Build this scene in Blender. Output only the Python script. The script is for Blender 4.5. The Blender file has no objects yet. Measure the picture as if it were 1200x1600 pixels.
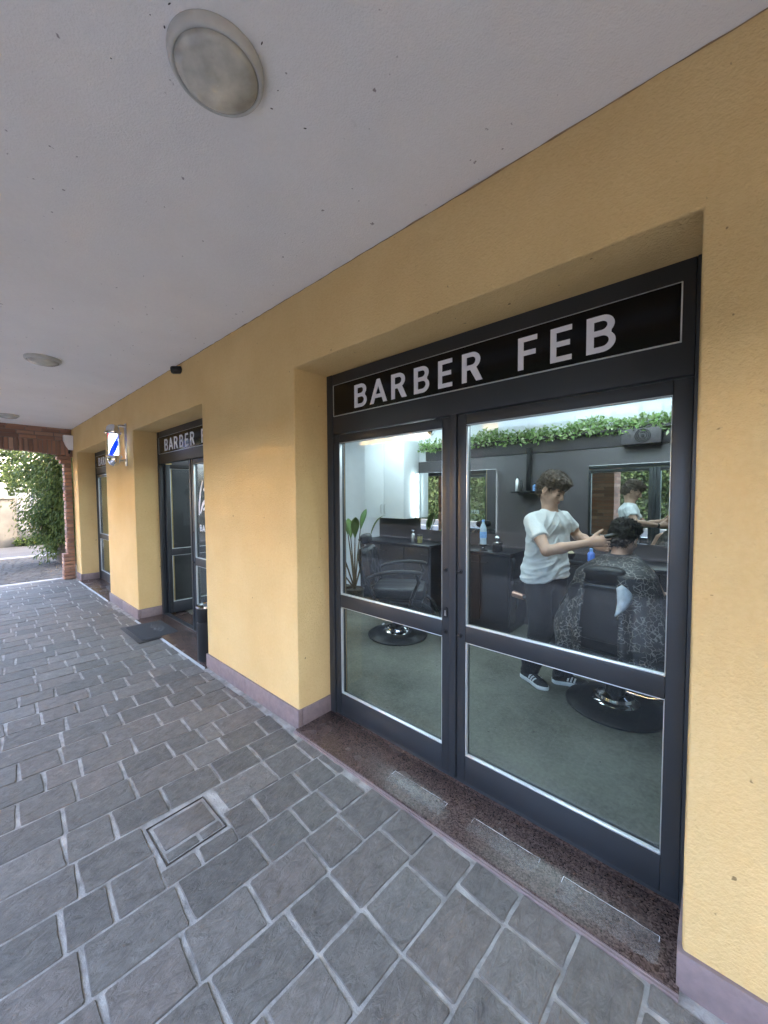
import bpy, bmesh, math, random
import numpy as np
from mathutils import Vector, Matrix, Euler

random.seed(7)
RNG = np.random.default_rng(7)
R = math.radians
SC = bpy.context.scene
COL = SC.collection

# ---------------------------------------------------------------- camera, sky, sun, exposure
cam_d = bpy.data.cameras.new('camera')
cam = bpy.data.objects.new('camera', cam_d)
COL.objects.link(cam)
SC.camera = cam
F_PX, YAW, PIT, ROL = 593.0, 0.72947, -0.04401, -0.00546
cam_d.sensor_fit = 'HORIZONTAL'
cam_d.sensor_width = 36.0
cam_d.lens = F_PX / 1200 * 36.0
cam_d.clip_start = 0.02
cam_d.clip_end = 2000
fw = Vector((-math.sin(YAW) * math.cos(PIT), math.cos(YAW) * math.cos(PIT), math.sin(PIT)))
r0 = Vector((math.cos(YAW), math.sin(YAW), 0))
u0 = r0.cross(fw)
rr = r0 * math.cos(ROL) + u0 * math.sin(ROL)
uu = u0 * math.cos(ROL) - r0 * math.sin(ROL)
cam.matrix_world = Matrix(((rr.x, uu.x, -fw.x, 0), (rr.y, uu.y, -fw.y, -1.407), (rr.z, uu.z, -fw.z, 1.5), (0, 0, 0, 1)))

SUN_EL, SUN_AZ = R(11), R(35)          # azimuth measured from +Y towards +X: behind the building
world = bpy.data.worlds.new('World')
SC.world = world
world.use_nodes = True
wn = world.node_tree
bg = wn.nodes['Background']
sky = wn.nodes.new('ShaderNodeTexSky')
sky.sky_type = 'NISHITA'
sky.sun_disc = False
sky.sun_elevation = SUN_EL
sky.sun_rotation = SUN_AZ
sky.air_density = 0.45
sky.dust_density = 8.0
sky.ozone_density = 0.0
wn.links.new(sky.outputs[0], bg.inputs[0])
bg.inputs[1].default_value = 0.15
sun_d = bpy.data.lights.new('sun', 'SUN')
sun_d.energy = 0.5
sun_d.angle = R(14)
sun_d.color = (1.0, 0.93, 0.82)
sun = bpy.data.objects.new('sun', sun_d)
COL.objects.link(sun)
sd = Vector((math.sin(SUN_AZ) * math.cos(SUN_EL), math.cos(SUN_AZ) * math.cos(SUN_EL), math.sin(SUN_EL)))
sun.rotation_euler = (-sd).to_track_quat('-Z', 'Y').to_euler()
SC.view_settings.view_transform = 'Standard'
SC.view_settings.look = 'None'
SC.view_settings.exposure = 5.75
SC.view_settings.gamma = 1.0
SHOP_LIGHT = 0.138          # emission of the light panels added in the shop
SC.cycles.max_bounces = 10
SC.cycles.diffuse_bounces = 5
SC.cycles.glossy_bounces = 5
SC.cycles.transparent_max_bounces = 24
SC.cycles.sample_clamp_indirect = 6.0

# ---------------------------------------------------------------- materials
def newmat(name):
    m = bpy.data.materials.new(name)
    m.use_nodes = True
    nt = m.node_tree
    return m, nt, nt.nodes['Principled BSDF']

def lin(r, g, b):
    f = lambda c: ((c / 255 + 0.055) / 1.055) ** 2.4 if c > 10 else c / 255 / 12.92
    return (f(r), f(g), f(b), 1)

def simple(name, col, rough=0.5, metal=0.0, var=0.12, scale=8.0, bump=0.0, bscale=60.0, spec=0.5, detail=4.0, coat=0.0):
    m, nt, p = newmat(name)
    N, L = nt.nodes, nt.links
    p.inputs['Roughness'].default_value = rough
    p.inputs['Metallic'].default_value = metal
    p.inputs['Specular IOR Level'].default_value = spec
    if coat:
        p.inputs['Coat Weight'].default_value = coat
    tc = N.new('ShaderNodeTexCoord')
    no = N.new('ShaderNodeTexNoise')
    no.inputs['Scale'].default_value = scale
    no.inputs['Detail'].default_value = detail
    L.new(tc.outputs['Object'], no.inputs['Vector'])
    mx = N.new('ShaderNodeMix'); mx.data_type = 'RGBA'
    c = Vector(col[:3])
    mx.inputs['A'].default_value = (*(c * (1 - var)), 1)
    mx.inputs['B'].default_value = (*[min(1, v) for v in c * (1 + var)], 1)
    mr = N.new('ShaderNodeMapRange')
    mr.inputs['From Min'].default_value = 0.3; mr.inputs['From Max'].default_value = 0.7
    L.new(no.outputs['Fac'], mr.inputs['Value'])
    L.new(mr.outputs[0], mx.inputs['Factor'])
    L.new(mx.outputs['Result'], p.inputs['Base Color'])
    if bump:
        nb = N.new('ShaderNodeTexNoise'); nb.inputs['Scale'].default_value = bscale; nb.inputs['Detail'].default_value = 5
        L.new(tc.outputs['Object'], nb.inputs['Vector'])
        b = N.new('ShaderNodeBump'); b.inputs['Strength'].default_value = bump; b.inputs['Distance'].default_value = 0.01
        L.new(nb.outputs['Fac'], b.inputs['Height'])
        L.new(b.outputs[0], p.inputs['Normal'])
    return m

def island(name, cols, rough=0.6, transl=0.0, bump=None, spec=0.3):
    """colour picked per loose piece of the mesh (leaf, stone, brick)"""
    m, nt, p = newmat(name)
    N, L = nt.nodes, nt.links
    g = N.new('ShaderNodeNewGeometry')
    cr = N.new('ShaderNodeValToRGB')
    el = cr.color_ramp.elements
    while len(el) < len(cols): el.new(0.5)
    for i, c in enumerate(cols):
        el[i].position = i / (len(cols) - 1); el[i].color = (*c[:3], 1)
    L.new(g.outputs['Random Per Island'], cr.inputs[0])
    L.new(cr.outputs[0], p.inputs['Base Color'])
    p.inputs['Roughness'].default_value = rough
    p.inputs['Specular IOR Level'].default_value = spec
    if transl:
        tr = N.new('ShaderNodeBsdfTranslucent')
        L.new(cr.outputs[0], tr.inputs[0])
        ms = N.new('ShaderNodeMixShader'); ms.inputs[0].default_value = transl
        out = N['Material Output']
        L.new(p.outputs[0], ms.inputs[1]); L.new(tr.outputs[0], ms.inputs[2]); L.new(ms.outputs[0], out.inputs[0])
    return m

def emit(name, col, s):
    m, nt, p = newmat(name)
    p.inputs['Base Color'].default_value = (*col, 1)
    p.inputs['Emission Color'].default_value = (*col, 1)
    p.inputs['Emission Strength'].default_value = s
    return m

def plaster(name, c1, c2, bump, bscale, dirt=None):
    m, nt, p = newmat(name)
    N, L = nt.nodes, nt.links
    p.inputs['Roughness'].default_value = 0.92
    p.inputs['Specular IOR Level'].default_value = 0.15
    tc = N.new('ShaderNodeTexCoord')
    n1 = N.new('ShaderNodeTexNoise'); n1.inputs['Scale'].default_value = 1.3; n1.inputs['Detail'].default_value = 6; n1.inputs['Roughness'].default_value = 0.6
    n2 = N.new('ShaderNodeTexNoise'); n2.inputs['Scale'].default_value = 55; n2.inputs['Detail'].default_value = 3
    for n in (n1, n2): L.new(tc.outputs['Object'], n.inputs['Vector'])
    ad = N.new('ShaderNodeMath'); ad.operation = 'MULTIPLY_ADD'; ad.inputs[1].default_value = 0.35
    L.new(n2.outputs['Fac'], ad.inputs[0]); L.new(n1.outputs['Fac'], ad.inputs[2])
    mr = N.new('ShaderNodeMapRange'); mr.inputs['From Min'].default_value = 0.4; mr.inputs['From Max'].default_value = 0.95
    L.new(ad.outputs[0], mr.inputs['Value'])
    mx = N.new('ShaderNodeMix'); mx.data_type = 'RGBA'
    mx.inputs['A'].default_value = c1; mx.inputs['B'].default_value = c2
    L.new(mr.outputs[0], mx.inputs['Factor'])
    last = mx.outputs['Result']
    if dirt:
        nd = N.new('ShaderNodeTexNoise'); nd.inputs['Scale'].default_value = 7.0; nd.inputs['Detail'].default_value = 8; nd.inputs['Roughness'].default_value = 0.75
        L.new(tc.outputs['Object'], nd.inputs['Vector'])
        md = N.new('ShaderNodeMapRange'); md.inputs['From Min'].default_value = 0.66; md.inputs['From Max'].default_value = 0.78; md.inputs['To Max'].default_value = 0.6
        L.new(nd.outputs['Fac'], md.inputs['Value'])
        m2 = N.new('ShaderNodeMix'); m2.data_type = 'RGBA'
        L.new(md.outputs[0], m2.inputs['Factor']); L.new(last, m2.inputs['A']); m2.inputs['B'].default_value = dirt
        last = m2.outputs['Result']
        n5 = N.new('ShaderNodeTexNoise'); n5.inputs['Scale'].default_value = 30; n5.inputs['Detail'].default_value = 2
        L.new(tc.outputs['Object'], n5.inputs['Vector'])
        m5 = N.new('ShaderNodeMapRange'); m5.inputs['From Min'].default_value = 0.735; m5.inputs['From Max'].default_value = 0.77; m5.inputs['To Max'].default_value = 0.75
        L.new(n5.outputs['Fac'], m5.inputs['Value'])
        m6 = N.new('ShaderNodeMix'); m6.data_type = 'RGBA'
        L.new(m5.outputs[0], m6.inputs['Factor']); L.new(last, m6.inputs['A']); m6.inputs['B'].default_value = (dirt[0] * .35, dirt[1] * .3, dirt[2] * .3, 1)
        last = m6.outputs['Result']
    L.new(last, p.inputs['Base Color'])
    nb = N.new('ShaderNodeTexNoise'); nb.inputs['Scale'].default_value = bscale; nb.inputs['Detail'].default_value = 4; nb.inputs['Roughness'].default_value = 0.65
    L.new(tc.outputs['Object'], nb.inputs['Vector'])
    b = N.new('ShaderNodeBump'); b.inputs['Strength'].default_value = bump; b.inputs['Distance'].default_value = 0.012
    L.new(nb.outputs['Fac'], b.inputs['Height']); L.new(b.outputs[0], p.inputs['Normal'])
    return m

def glassmat(name, tint=(0.93, 0.97, 0.97), dust=0.013):
    m, nt, p = newmat(name)
    N, L = nt.nodes, nt.links
    N.remove(p)
    lw = N.new('ShaderNodeLayerWeight'); lw.inputs[0].default_value = 0.5
    po = N.new('ShaderNodeMath'); po.operation = 'POWER'; po.inputs[1].default_value = 5
    L.new(lw.outputs['Facing'], po.inputs[0])
    ma = N.new('ShaderNodeMath'); ma.operation = 'MULTIPLY_ADD'; ma.inputs[1].default_value = 0.62; ma.inputs[2].default_value = 0.023
    L.new(po.outputs[0], ma.inputs[0])
    tr = N.new('ShaderNodeBsdfTransparent'); tr.inputs[0].default_value = (*tint, 1)
    gl = N.new('ShaderNodeBsdfGlossy'); gl.inputs['Roughness'].default_value = 0.0
    df = N.new('ShaderNodeBsdfDiffuse'); df.inputs[0].default_value = (0.6, 0.62, 0.62, 1)
    tc = N.new('ShaderNodeTexCoord')
    no = N.new('ShaderNodeTexNoise'); no.inputs['Scale'].default_value = 3.0; no.inputs['Detail'].default_value = 9; no.inputs['Roughness'].default_value = 0.7
    L.new(tc.outputs['Object'], no.inputs['Vector'])
    mr = N.new('ShaderNodeMapRange'); mr.inputs['From Min'].default_value = 0.35; mr.inputs['From Max'].default_value = 0.75; mr.inputs['To Max'].default_value = dust
    L.new(no.outputs['Fac'], mr.inputs['Value'])
    m0 = N.new('ShaderNodeMixShader'); L.new(mr.outputs[0], m0.inputs[0]); L.new(tr.outputs[0], m0.inputs[1]); L.new(df.outputs[0], m0.inputs[2])
    ms = N.new('ShaderNodeMixShader')
    L.new(ma.outputs[0], ms.inputs[0]); L.new(m0.outputs[0], ms.inputs[1]); L.new(gl.outputs[0], ms.inputs[2])
    L.new(ms.outputs[0], N['Material Output'].inputs[0])
    return m

def stone_mat():
    m, nt, p = newmat('porphyry_paving')
    N, L = nt.nodes, nt.links
    g = N.new('ShaderNodeNewGeometry'); tc = N.new('ShaderNodeTexCoord')
    cr = N.new('ShaderNodeValToRGB'); el = cr.color_ramp.elements
    cols = [(0.112, 0.106, 0.096), (0.142, 0.132, 0.118), (0.164, 0.146, 0.129), (0.128, 0.122, 0.109), (0.180, 0.166, 0.148)]
    while len(el) < len(cols): el.new(0.5)
    for i, c in enumerate(cols): el[i].position = i / 4; el[i].color = (*c, 1)
    L.new(g.outputs['Random Per Island'], cr.inputs[0])
    n1 = N.new('ShaderNodeTexNoise'); n1.inputs['Scale'].default_value = 16; n1.inputs['Detail'].default_value = 9; n1.inputs['Roughness'].default_value = 0.78
    L.new(tc.outputs['Object'], n1.inputs['Vector'])
    mr = N.new('ShaderNodeMapRange'); mr.inputs['From Min'].default_value = 0.3; mr.inputs['From Max'].default_value = 0.7; mr.inputs['To Min'].default_value = 0.66; mr.inputs['To Max'].default_value = 1.34
    L.new(n1.outputs['Fac'], mr.inputs['Value'])
    mu = N.new('ShaderNodeMix'); mu.data_type = 'RGBA'; mu.blend_type = 'MULTIPLY'; mu.inputs['Factor'].default_value = 1
    L.new(cr.outputs[0], mu.inputs['A']); L.new(mr.outputs[0], mu.inputs['B'])
    # dark stains and spots
    n2 = N.new('ShaderNodeTexNoise'); n2.inputs['Scale'].default_value = 5.5; n2.inputs['Detail'].default_value = 5
    L.new(tc.outputs['Object'], n2.inputs['Vector'])
    m2 = N.new('ShaderNodeMapRange'); m2.inputs['From Min'].default_value = 0.66; m2.inputs['From Max'].default_value = 0.74; m2.inputs['To Max'].default_value = 0.55
    L.new(n2.outputs['Fac'], m2.inputs['Value'])
    mx = N.new('ShaderNodeMix'); mx.data_type = 'RGBA'; L.new(m2.outputs[0], mx.inputs['Factor'])
    L.new(mu.outputs['Result'], mx.inputs['A']); mx.inputs['B'].default_value = (0.07, 0.07, 0.075, 1)
    L.new(mx.outputs['Result'], p.inputs['Base Color'])
    p.inputs['Roughness'].default_value = 0.62
    p.inputs['Specular IOR Level'].default_value = 0.4
    # riven surface: stretched noise with a direction that changes per stone
    mp = N.new('ShaderNodeMapping'); mp.inputs['Scale'].default_value = (34, 12, 20)
    cmb = N.new('ShaderNodeCombineXYZ')
    mm = N.new('ShaderNodeMath'); mm.operation = 'MULTIPLY'; mm.inputs[1].default_value = 3.1
    L.new(g.outputs['Random Per Island'], mm.inputs[0]); L.new(mm.outputs[0], cmb.inputs[2])
    L.new(cmb.outputs[0], mp.inputs['Rotation']); L.new(tc.outputs['Object'], mp.inputs['Vector'])
    n3 = N.new('ShaderNodeTexNoise'); n3.inputs['Scale'].default_value = 1.0; n3.inputs['Detail'].default_value = 7; n3.inputs['Roughness'].default_value = 0.62; n3.inputs['Distortion'].default_value = 0.7
    L.new(mp.outputs[0], n3.inputs['Vector'])
    b = N.new('ShaderNodeBump'); b.inputs['Strength'].default_value = 1.0; b.inputs['Distance'].default_value = 0.016
    L.new(n3.outputs['Fac'], b.inputs['Height']); L.new(b.outputs[0], p.inputs['Normal'])
    return m

def granite(name, c1, c2, rough):
    m, nt, p = newmat(name)
    N, L = nt.nodes, nt.links
    tc = N.new('ShaderNodeTexCoord')
    v = N.new('ShaderNodeTexVoronoi'); v.inputs['Scale'].default_value = 190
    n = N.new('ShaderNodeTexNoise'); n.inputs['Scale'].default_value = 5; n.inputs['Detail'].default_value = 6
    L.new(tc.outputs['Object'], v.inputs['Vector']); L.new(tc.outputs['Object'], n.inputs['Vector'])
    se = N.new('ShaderNodeSeparateColor'); L.new(v.outputs['Color'], se.inputs[0])
    nf = N.new('ShaderNodeMapRange'); nf.inputs['To Min'].default_value = 0.35; nf.inputs['To Max'].default_value = 0.75; L.new(n.outputs['Fac'], nf.inputs['Value'])
    av = N.new('ShaderNodeMath'); av.operation = 'MULTIPLY'; L.new(se.outputs[0], av.inputs[0]); L.new(nf.outputs[0], av.inputs[1])
    cr = N.new('ShaderNodeValToRGB'); cr.color_ramp.elements[0].color = c1; cr.color_ramp.elements[1].color = c2; cr.color_ramp.elements[1].position = 0.6
    L.new(av.outputs[0], cr.inputs[0]); L.new(cr.outputs[0], p.inputs['Base Color'])
    mr = N.new('ShaderNodeMapRange'); mr.inputs['To Min'].default_value = rough * 0.6; mr.inputs['To Max'].default_value = rough * 1.5
    L.new(n.outputs['Fac'], mr.inputs['Value']); L.new(mr.outputs[0], p.inputs['Roughness'])
    return m

def capemat():
    m, nt, p = newmat('cape_cloth')
    N, L = nt.nodes, nt.links
    tc = N.new('ShaderNodeTexCoord')
    no = N.new('ShaderNodeTexNoise'); no.inputs['Scale'].default_value = 14; no.inputs['Detail'].default_value = 2
    L.new(tc.outputs['Object'], no.inputs['Vector'])
    sc = N.new('ShaderNodeVectorMath'); sc.operation = 'SCALE'; sc.inputs['Scale'].default_value = 0.07
    L.new(no.outputs['Color'], sc.inputs[0])
    ad = N.new('ShaderNodeVectorMath'); ad.operation = 'ADD'
    L.new(tc.outputs['Object'], ad.inputs[0]); L.new(sc.outputs[0], ad.inputs[1])
    v = N.new('ShaderNodeTexVoronoi'); v.feature = 'DISTANCE_TO_EDGE'; v.inputs['Scale'].default_value = 36
    L.new(ad.outputs[0], v.inputs['Vector'])
    n2 = N.new('ShaderNodeTexNoise'); n2.inputs['Scale'].default_value = 17; n2.inputs['Detail'].default_value = 1
    L.new(tc.outputs['Object'], n2.inputs['Vector'])
    mr = N.new('ShaderNodeMapRange'); mr.inputs['From Min'].default_value = 0.075; mr.inputs['From Max'].default_value = 0.025; mr.inputs['To Min'].default_value = 0; mr.inputs['To Max'].default_value = 1
    L.new(v.outputs['Distance'], mr.inputs['Value'])
    gt = N.new('ShaderNodeMapRange'); gt.inputs['From Min'].default_value = 0.40; gt.inputs['From Max'].default_value = 0.48
    L.new(n2.outputs['Fac'], gt.inputs['Value'])
    mu = N.new('ShaderNodeMath'); mu.operation = 'MULTIPLY'; L.new(mr.outputs[0], mu.inputs[0]); L.new(gt.outputs[0], mu.inputs[1])
    mx = N.new('ShaderNodeMix'); mx.data_type = 'RGBA'; L.new(mu.outputs[0], mx.inputs['Factor'])
    mx.inputs['A'].default_value = (0.010, 0.010, 0.012, 1); mx.inputs['B'].default_value = (0.20, 0.185, 0.168, 1)
    L.new(mx.outputs['Result'], p.inputs['Base Color'])
    p.inputs['Roughness'].default_value = 0.55
    return m

def polemat():
    m, nt, p = newmat('lit_spiral')
    N, L = nt.nodes, nt.links
    tc = N.new('ShaderNodeTexCoord'); sp = N.new('ShaderNodeSeparateXYZ'); L.new(tc.outputs['Object'], sp.inputs[0])
    at = N.new('ShaderNodeMath'); at.operation = 'ARCTAN2'; L.new(sp.outputs[1], at.inputs[0]); L.new(sp.outputs[0], at.inputs[1])
    a = N.new('ShaderNodeMath'); a.operation = 'MULTIPLY'; a.inputs[1].default_value = 1 / (2 * math.pi); L.new(at.outputs[0], a.inputs[0])
    z = N.new('ShaderNodeMath'); z.operation = 'MULTIPLY_ADD'; z.inputs[1].default_value = -1.55; L.new(sp.outputs[2], z.inputs[0]); L.new(a.outputs[0], z.inputs[2])
    o = N.new('ShaderNodeMath'); o.operation = 'ADD'; o.inputs[1].default_value = POLE_PHASE; L.new(z.outputs[0], o.inputs[0])
    fr = N.new('ShaderNodeMath'); fr.operation = 'FRACT'; L.new(o.outputs[0], fr.inputs[0])
    cr = N.new('ShaderNodeValToRGB'); cr.color_ramp.interpolation = 'CONSTANT'
    el = cr.color_ramp.elements
    while len(el) < 4: el.new(0.5)
    for i, (q, c) in enumerate(((0, (0.78, 0.95, 1.0)), (0.30, (0.0, 0.015, 0.85)), (0.5, (0.78, 0.95, 1.0)), (0.80, (0.9, 0.10, 0.12)))):
        el[i].position = q; el[i].color = (*c, 1)
    L.new(fr.outputs[0], cr.inputs[0])
    L.new(cr.outputs[0], p.inputs['Base Color']); L.new(cr.outputs[0], p.inputs['Emission Color'])
    p.inputs['Emission Strength'].default_value = 0.085
    p.inputs['Roughness'].default_value = 0.3
    return m
POLE_PHASE = 0.35

def patchmat():
    """chalky adhesive left on the sill: opaque only in blotches"""
    m, nt, p = newmat('adhesive_residue')
    N, L = nt.nodes, nt.links
    p.inputs['Base Color'].default_value = (0.42, 0.42, 0.42, 1); p.inputs['Roughness'].default_value = 0.6
    tc = N.new('ShaderNodeTexCoord')
    no = N.new('ShaderNodeTexNoise'); no.inputs['Scale'].default_value = 16; no.inputs['Detail'].default_value = 8; no.inputs['Roughness'].default_value = 0.75
    L.new(tc.outputs['Object'], no.inputs['Vector'])
    mr = N.new('ShaderNodeMapRange'); mr.inputs['From Min'].default_value = 0.35; mr.inputs['From Max'].default_value = 0.72; mr.inputs['To Min'].default_value = 0.0; mr.inputs['To Max'].default_value = 0.14
    L.new(no.outputs['Fac'], mr.inputs['Value']); L.new(mr.outputs[0], p.inputs['Alpha'])
    return m

def brickmat():
    return island('old_brick', [lin(140, 106, 90), lin(158, 124, 106), lin(122, 96, 84), lin(172, 142, 122)], 0.9)

M = {}
M['wall'] = plaster('ochre_plaster', (0.60, 0.400, 0.168, 1), (0.725, 0.530, 0.255, 1), 0.6, 100, (0.40, 0.27, 0.12, 1))
M['ceil'] = plaster('white_plaster', (0.75, 0.725, 0.70, 1), (0.85, 0.825, 0.80, 1), 0.35, 150, (0.55, 0.52, 0.50, 1))
M['plinth'] = simple('purple_porphyry', (0.205, 0.155, 0.152), 0.6, var=0.12, scale=30, bump=0.15, bscale=120)
M['stone'] = stone_mat()
M['grout'] = simple('pale_grout', (0.325, 0.31, 0.285), 0.95, var=0.35, scale=14, bump=0.5, bscale=90)
M['granite'] = granite('brown_granite', (0.022, 0.012, 0.010, 1), (0.135, 0.092, 0.078, 1), 0.24)
M['residue'] = patchmat()
M['frame'] = simple('anthracite_aluminium', (0.024, 0.027, 0.031), 0.40, var=0.1, scale=3, spec=0.5)
M['signblack'] = simple('black_gloss', (0.005, 0.005, 0.006), 0.22, var=0.05, spec=0.22)
M['bead'] = simple('bright_aluminium', (0.66, 0.69, 0.70), 0.32, metal=0.6, var=0.05)
M['letter'] = simple('white_lettering', (0.74, 0.72, 0.74), 0.5, var=0.03)
M['glass'] = glassmat('door_glass')
M['rubber'] = simple('black_rubber', (0.018, 0.018, 0.019), 0.55, var=0.2, scale=40, bump=0.3, bscale=200)
M['mat'] = simple('doormat_pile', (0.030, 0.032, 0.035), 0.9, var=0.25, scale=60, bump=0.8, bscale=320)
M['chrome'] = simple('chrome', (0.75, 0.75, 0.77), 0.12, metal=1.0, var=0.04)
M['steel'] = simple('brushed_steel', (0.55, 0.55, 0.56), 0.3, metal=1.0, var=0.08)
M['blackplastic'] = simple('black_plastic', (0.012, 0.012, 0.013), 0.35, var=0.1)
M['lampring'] = simple('aged_white_plastic', (0.50, 0.49, 0.45), 0.55, var=0.10, scale=14, bump=0.1)
M['lampglass'] = simple('frosted_glass', (0.46, 0.44, 0.38), 0.14, var=0.38, scale=9, bump=0.10, bscale=60)
M['darkwall'] = simple('dark_grey_panel', (0.078, 0.070, 0.076), 0.42, var=0.18, scale=2.2, spec=0.4)
M['whitewall'] = simple('white_paint', (0.78, 0.79, 0.80), 0.7, var=0.03)
M['cabwhite'] = simple('white_laminate', (0.80, 0.82, 0.83), 0.35, var=0.02)
M['counter'] = simple('black_laminate', (0.013, 0.013, 0.015), 0.42, var=0.2, scale=5, spec=0.3)
M['mirror'] = simple('mirror_silver', (0.82, 0.85, 0.86), 0.012, metal=1.0, var=0.0)
M['leather'] = simple('black_leather', (0.009, 0.009, 0.010), 0.42, var=0.2, scale=20, bump=0.12, bscale=220, spec=0.3)
M['blackmetal'] = simple('black_metal', (0.011, 0.012, 0.013), 0.36, var=0.15, metal=0.0, spec=0.35)
M['floor'] = plaster('polished_concrete', (0.060, 0.062, 0.050, 1), (0.215, 0.215, 0.182, 1), 0.08, 30, (0.05, 0.055, 0.048, 1))
M['panel'] = emit('added_panel_light', (0.78, 0.93, 1.0), SHOP_LIGHT)
M['led'] = emit('led_strip', (0.80, 0.93, 1.0), 0.45)
M['ivy'] = island('ivy_leaf', [(0.15, 0.27, 0.08), (0.32, 0.48, 0.17), (0.48, 0.60, 0.28), (0.20, 0.34, 0.11), (0.66, 0.70, 0.48)], 0.5, 0.25)
M['shrub'] = island('shrub_leaf', [(0.028, 0.052, 0.015), (0.070, 0.110, 0.026), (0.130, 0.175, 0.045), (0.042, 0.075, 0.022), (0.085, 0.125, 0.034)], 0.6, 0.3)
M['farleaf'] = island('far_leaf', [(0.035, 0.06, 0.02), (0.07, 0.11, 0.03), (0.05, 0.075, 0.03), (0.10, 0.135, 0.04)], 0.6, 0.3)
M['hedge'] = island('hedge_leaf', [(0.020, 0.036, 0.016), (0.032, 0.055, 0.018), (0.045, 0.070, 0.024), (0.026, 0.044, 0.018)], 0.6, 0.2)
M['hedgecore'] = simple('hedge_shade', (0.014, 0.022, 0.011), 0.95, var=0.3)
M['palm'] = island('palm_leaf', [(0.08, 0.16, 0.05), (0.14, 0.23, 0.07), (0.10, 0.19, 0.06)], 0.4, 0.2)
M['bark'] = simple('bark', (0.10, 0.075, 0.05), 0.9, var=0.3, scale=20, bump=0.6)
M['asphalt'] = simple('asphalt', (0.065, 0.065, 0.068), 0.85, var=0.15, scale=1.5, bump=0.3, bscale=90)
M['paint'] = simple('road_paint', (0.70, 0.70, 0.70), 0.7, var=0.1, scale=20)
M["kerb"] = simple("pale_stone", (0.30, 0.29, 0.28), 0.8, var=0.12, scale=9, bump=0.2)
M['earth'] = simple('earth', (0.17, 0.16, 0.12), 0.95, var=0.3, scale=0.6)
M['gardenwall'] = simple('grey_render', (0.115, 0.112, 0.105), 0.9, var=0.25, scale=2.5, bump=0.35, bscale=25)
M['whitegate'] = simple('white_gate', (0.27, 0.275, 0.28), 0.6, var=0.06)
M['brick'] = brickmat()
M['setts'] = island('dark_setts', [(0.050, 0.048, 0.046), (0.075, 0.070, 0.065), (0.060, 0.058, 0.055), (0.09, 0.085, 0.078)], 0.8)
M['bed'] = simple('sand_bed', (0.085, 0.08, 0.07), 0.95, var=0.3, scale=14)
M['grime'] = simple('grime', (.10, .09, .08), .95, var=.3)
M['mortar'] = simple('mortar', (0.20, 0.165, 0.14), 0.95, var=0.15, scale=20)
M['planter'] = simple('weathered_wood', (0.115, 0.085, 0.065), 0.85, var=0.3, scale=12, bump=0.3)
M['yellowhouse'] = simple('yellow_render', (0.72, 0.52, 0.26), 0.9, var=0.06)
M['roof'] = simple('roof_tile', (0.30, 0.14, 0.09), 0.9, var=0.2, scale=6)
M['skin'] = simple('skin', (0.56, 0.355, 0.26), 0.5, var=0.06, scale=20, spec=0.35)
M['hairbrown'] = simple('brown_hair', (0.115, 0.080, 0.060), 0.5, var=0.5, scale=45, bump=0.6, bscale=110)
M['hairblack'] = simple('black_hair', (0.016, 0.012, 0.010), 0.6, spec=0.25, var=0.5, scale=45, bump=0.6, bscale=110)
M['tshirt'] = simple('white_cotton', (0.72, 0.74, 0.74), 0.9, var=0.05, scale=9, bump=0.6, bscale=22)
M['trousers'] = simple('black_trousers', (0.008, 0.008, 0.010), 0.85, var=0.2, scale=10, bump=0.3, bscale=22)
M['shoe'] = simple('black_mesh', (0.018, 0.018, 0.020), 0.8, var=0.2, scale=60)
M['sole'] = simple('white_foam', (0.72, 0.72, 0.70), 0.6, var=0.05)
M['lip'] = simple('lip', (0.42, 0.19, 0.16), 0.45, var=0.05)
M['cape'] = capemat()
M['lining'] = simple('pale_lining', (0.42, 0.48, 0.55), 0.7, var=0.2, scale=30)
M['pole'] = polemat()
M['clearglass'] = glassmat('clear_tube', (0.97, 0.98, 0.98), 0.0)
M['bottle'] = simple('water_bottle', (0.50, 0.62, 0.72), 0.12, var=0.15, scale=30)
M['blue'] = simple('blue_plastic', (0.10, 0.22, 0.72), 0.35, var=0.1)
M['lightblue'] = simple('blue_label', (0.22, 0.42, 0.78), 0.4, var=0.2, scale=60)
M['amber'] = simple('olive_tin', (0.30, 0.27, 0.09), 0.4, var=0.1)
M['copper'] = simple('copper', (0.50, 0.29, 0.22), 0.3, metal=0.7, var=0.1)
M['pot'] = simple('dark_pot', (0.03, 0.027, 0.026), 0.5, var=0.2)
M['window'] = simple('far_window', (0.05, 0.06, 0.07), 0.1, var=0.1)

# ---------------------------------------------------------------- object helpers
def finish(name, me, mat, parent, sharp=35):
    mats = mat if isinstance(mat, (list, tuple)) else [mat]
    for q in mats: me.materials.append(q)
    if sharp:
        me.polygons.foreach_set('use_smooth', [True] * len(me.polygons))
        if sharp < 180: me.set_sharp_from_angle(angle=R(sharp))
    o = bpy.data.objects.new(name, me)
    COL.objects.link(o)
    if parent: o.parent = parent
    return o

def origin(root):
    v = Vector((0, 0, 0))
    while root is not None:
        v = v + root.location; root = root.parent
    return v

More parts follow.
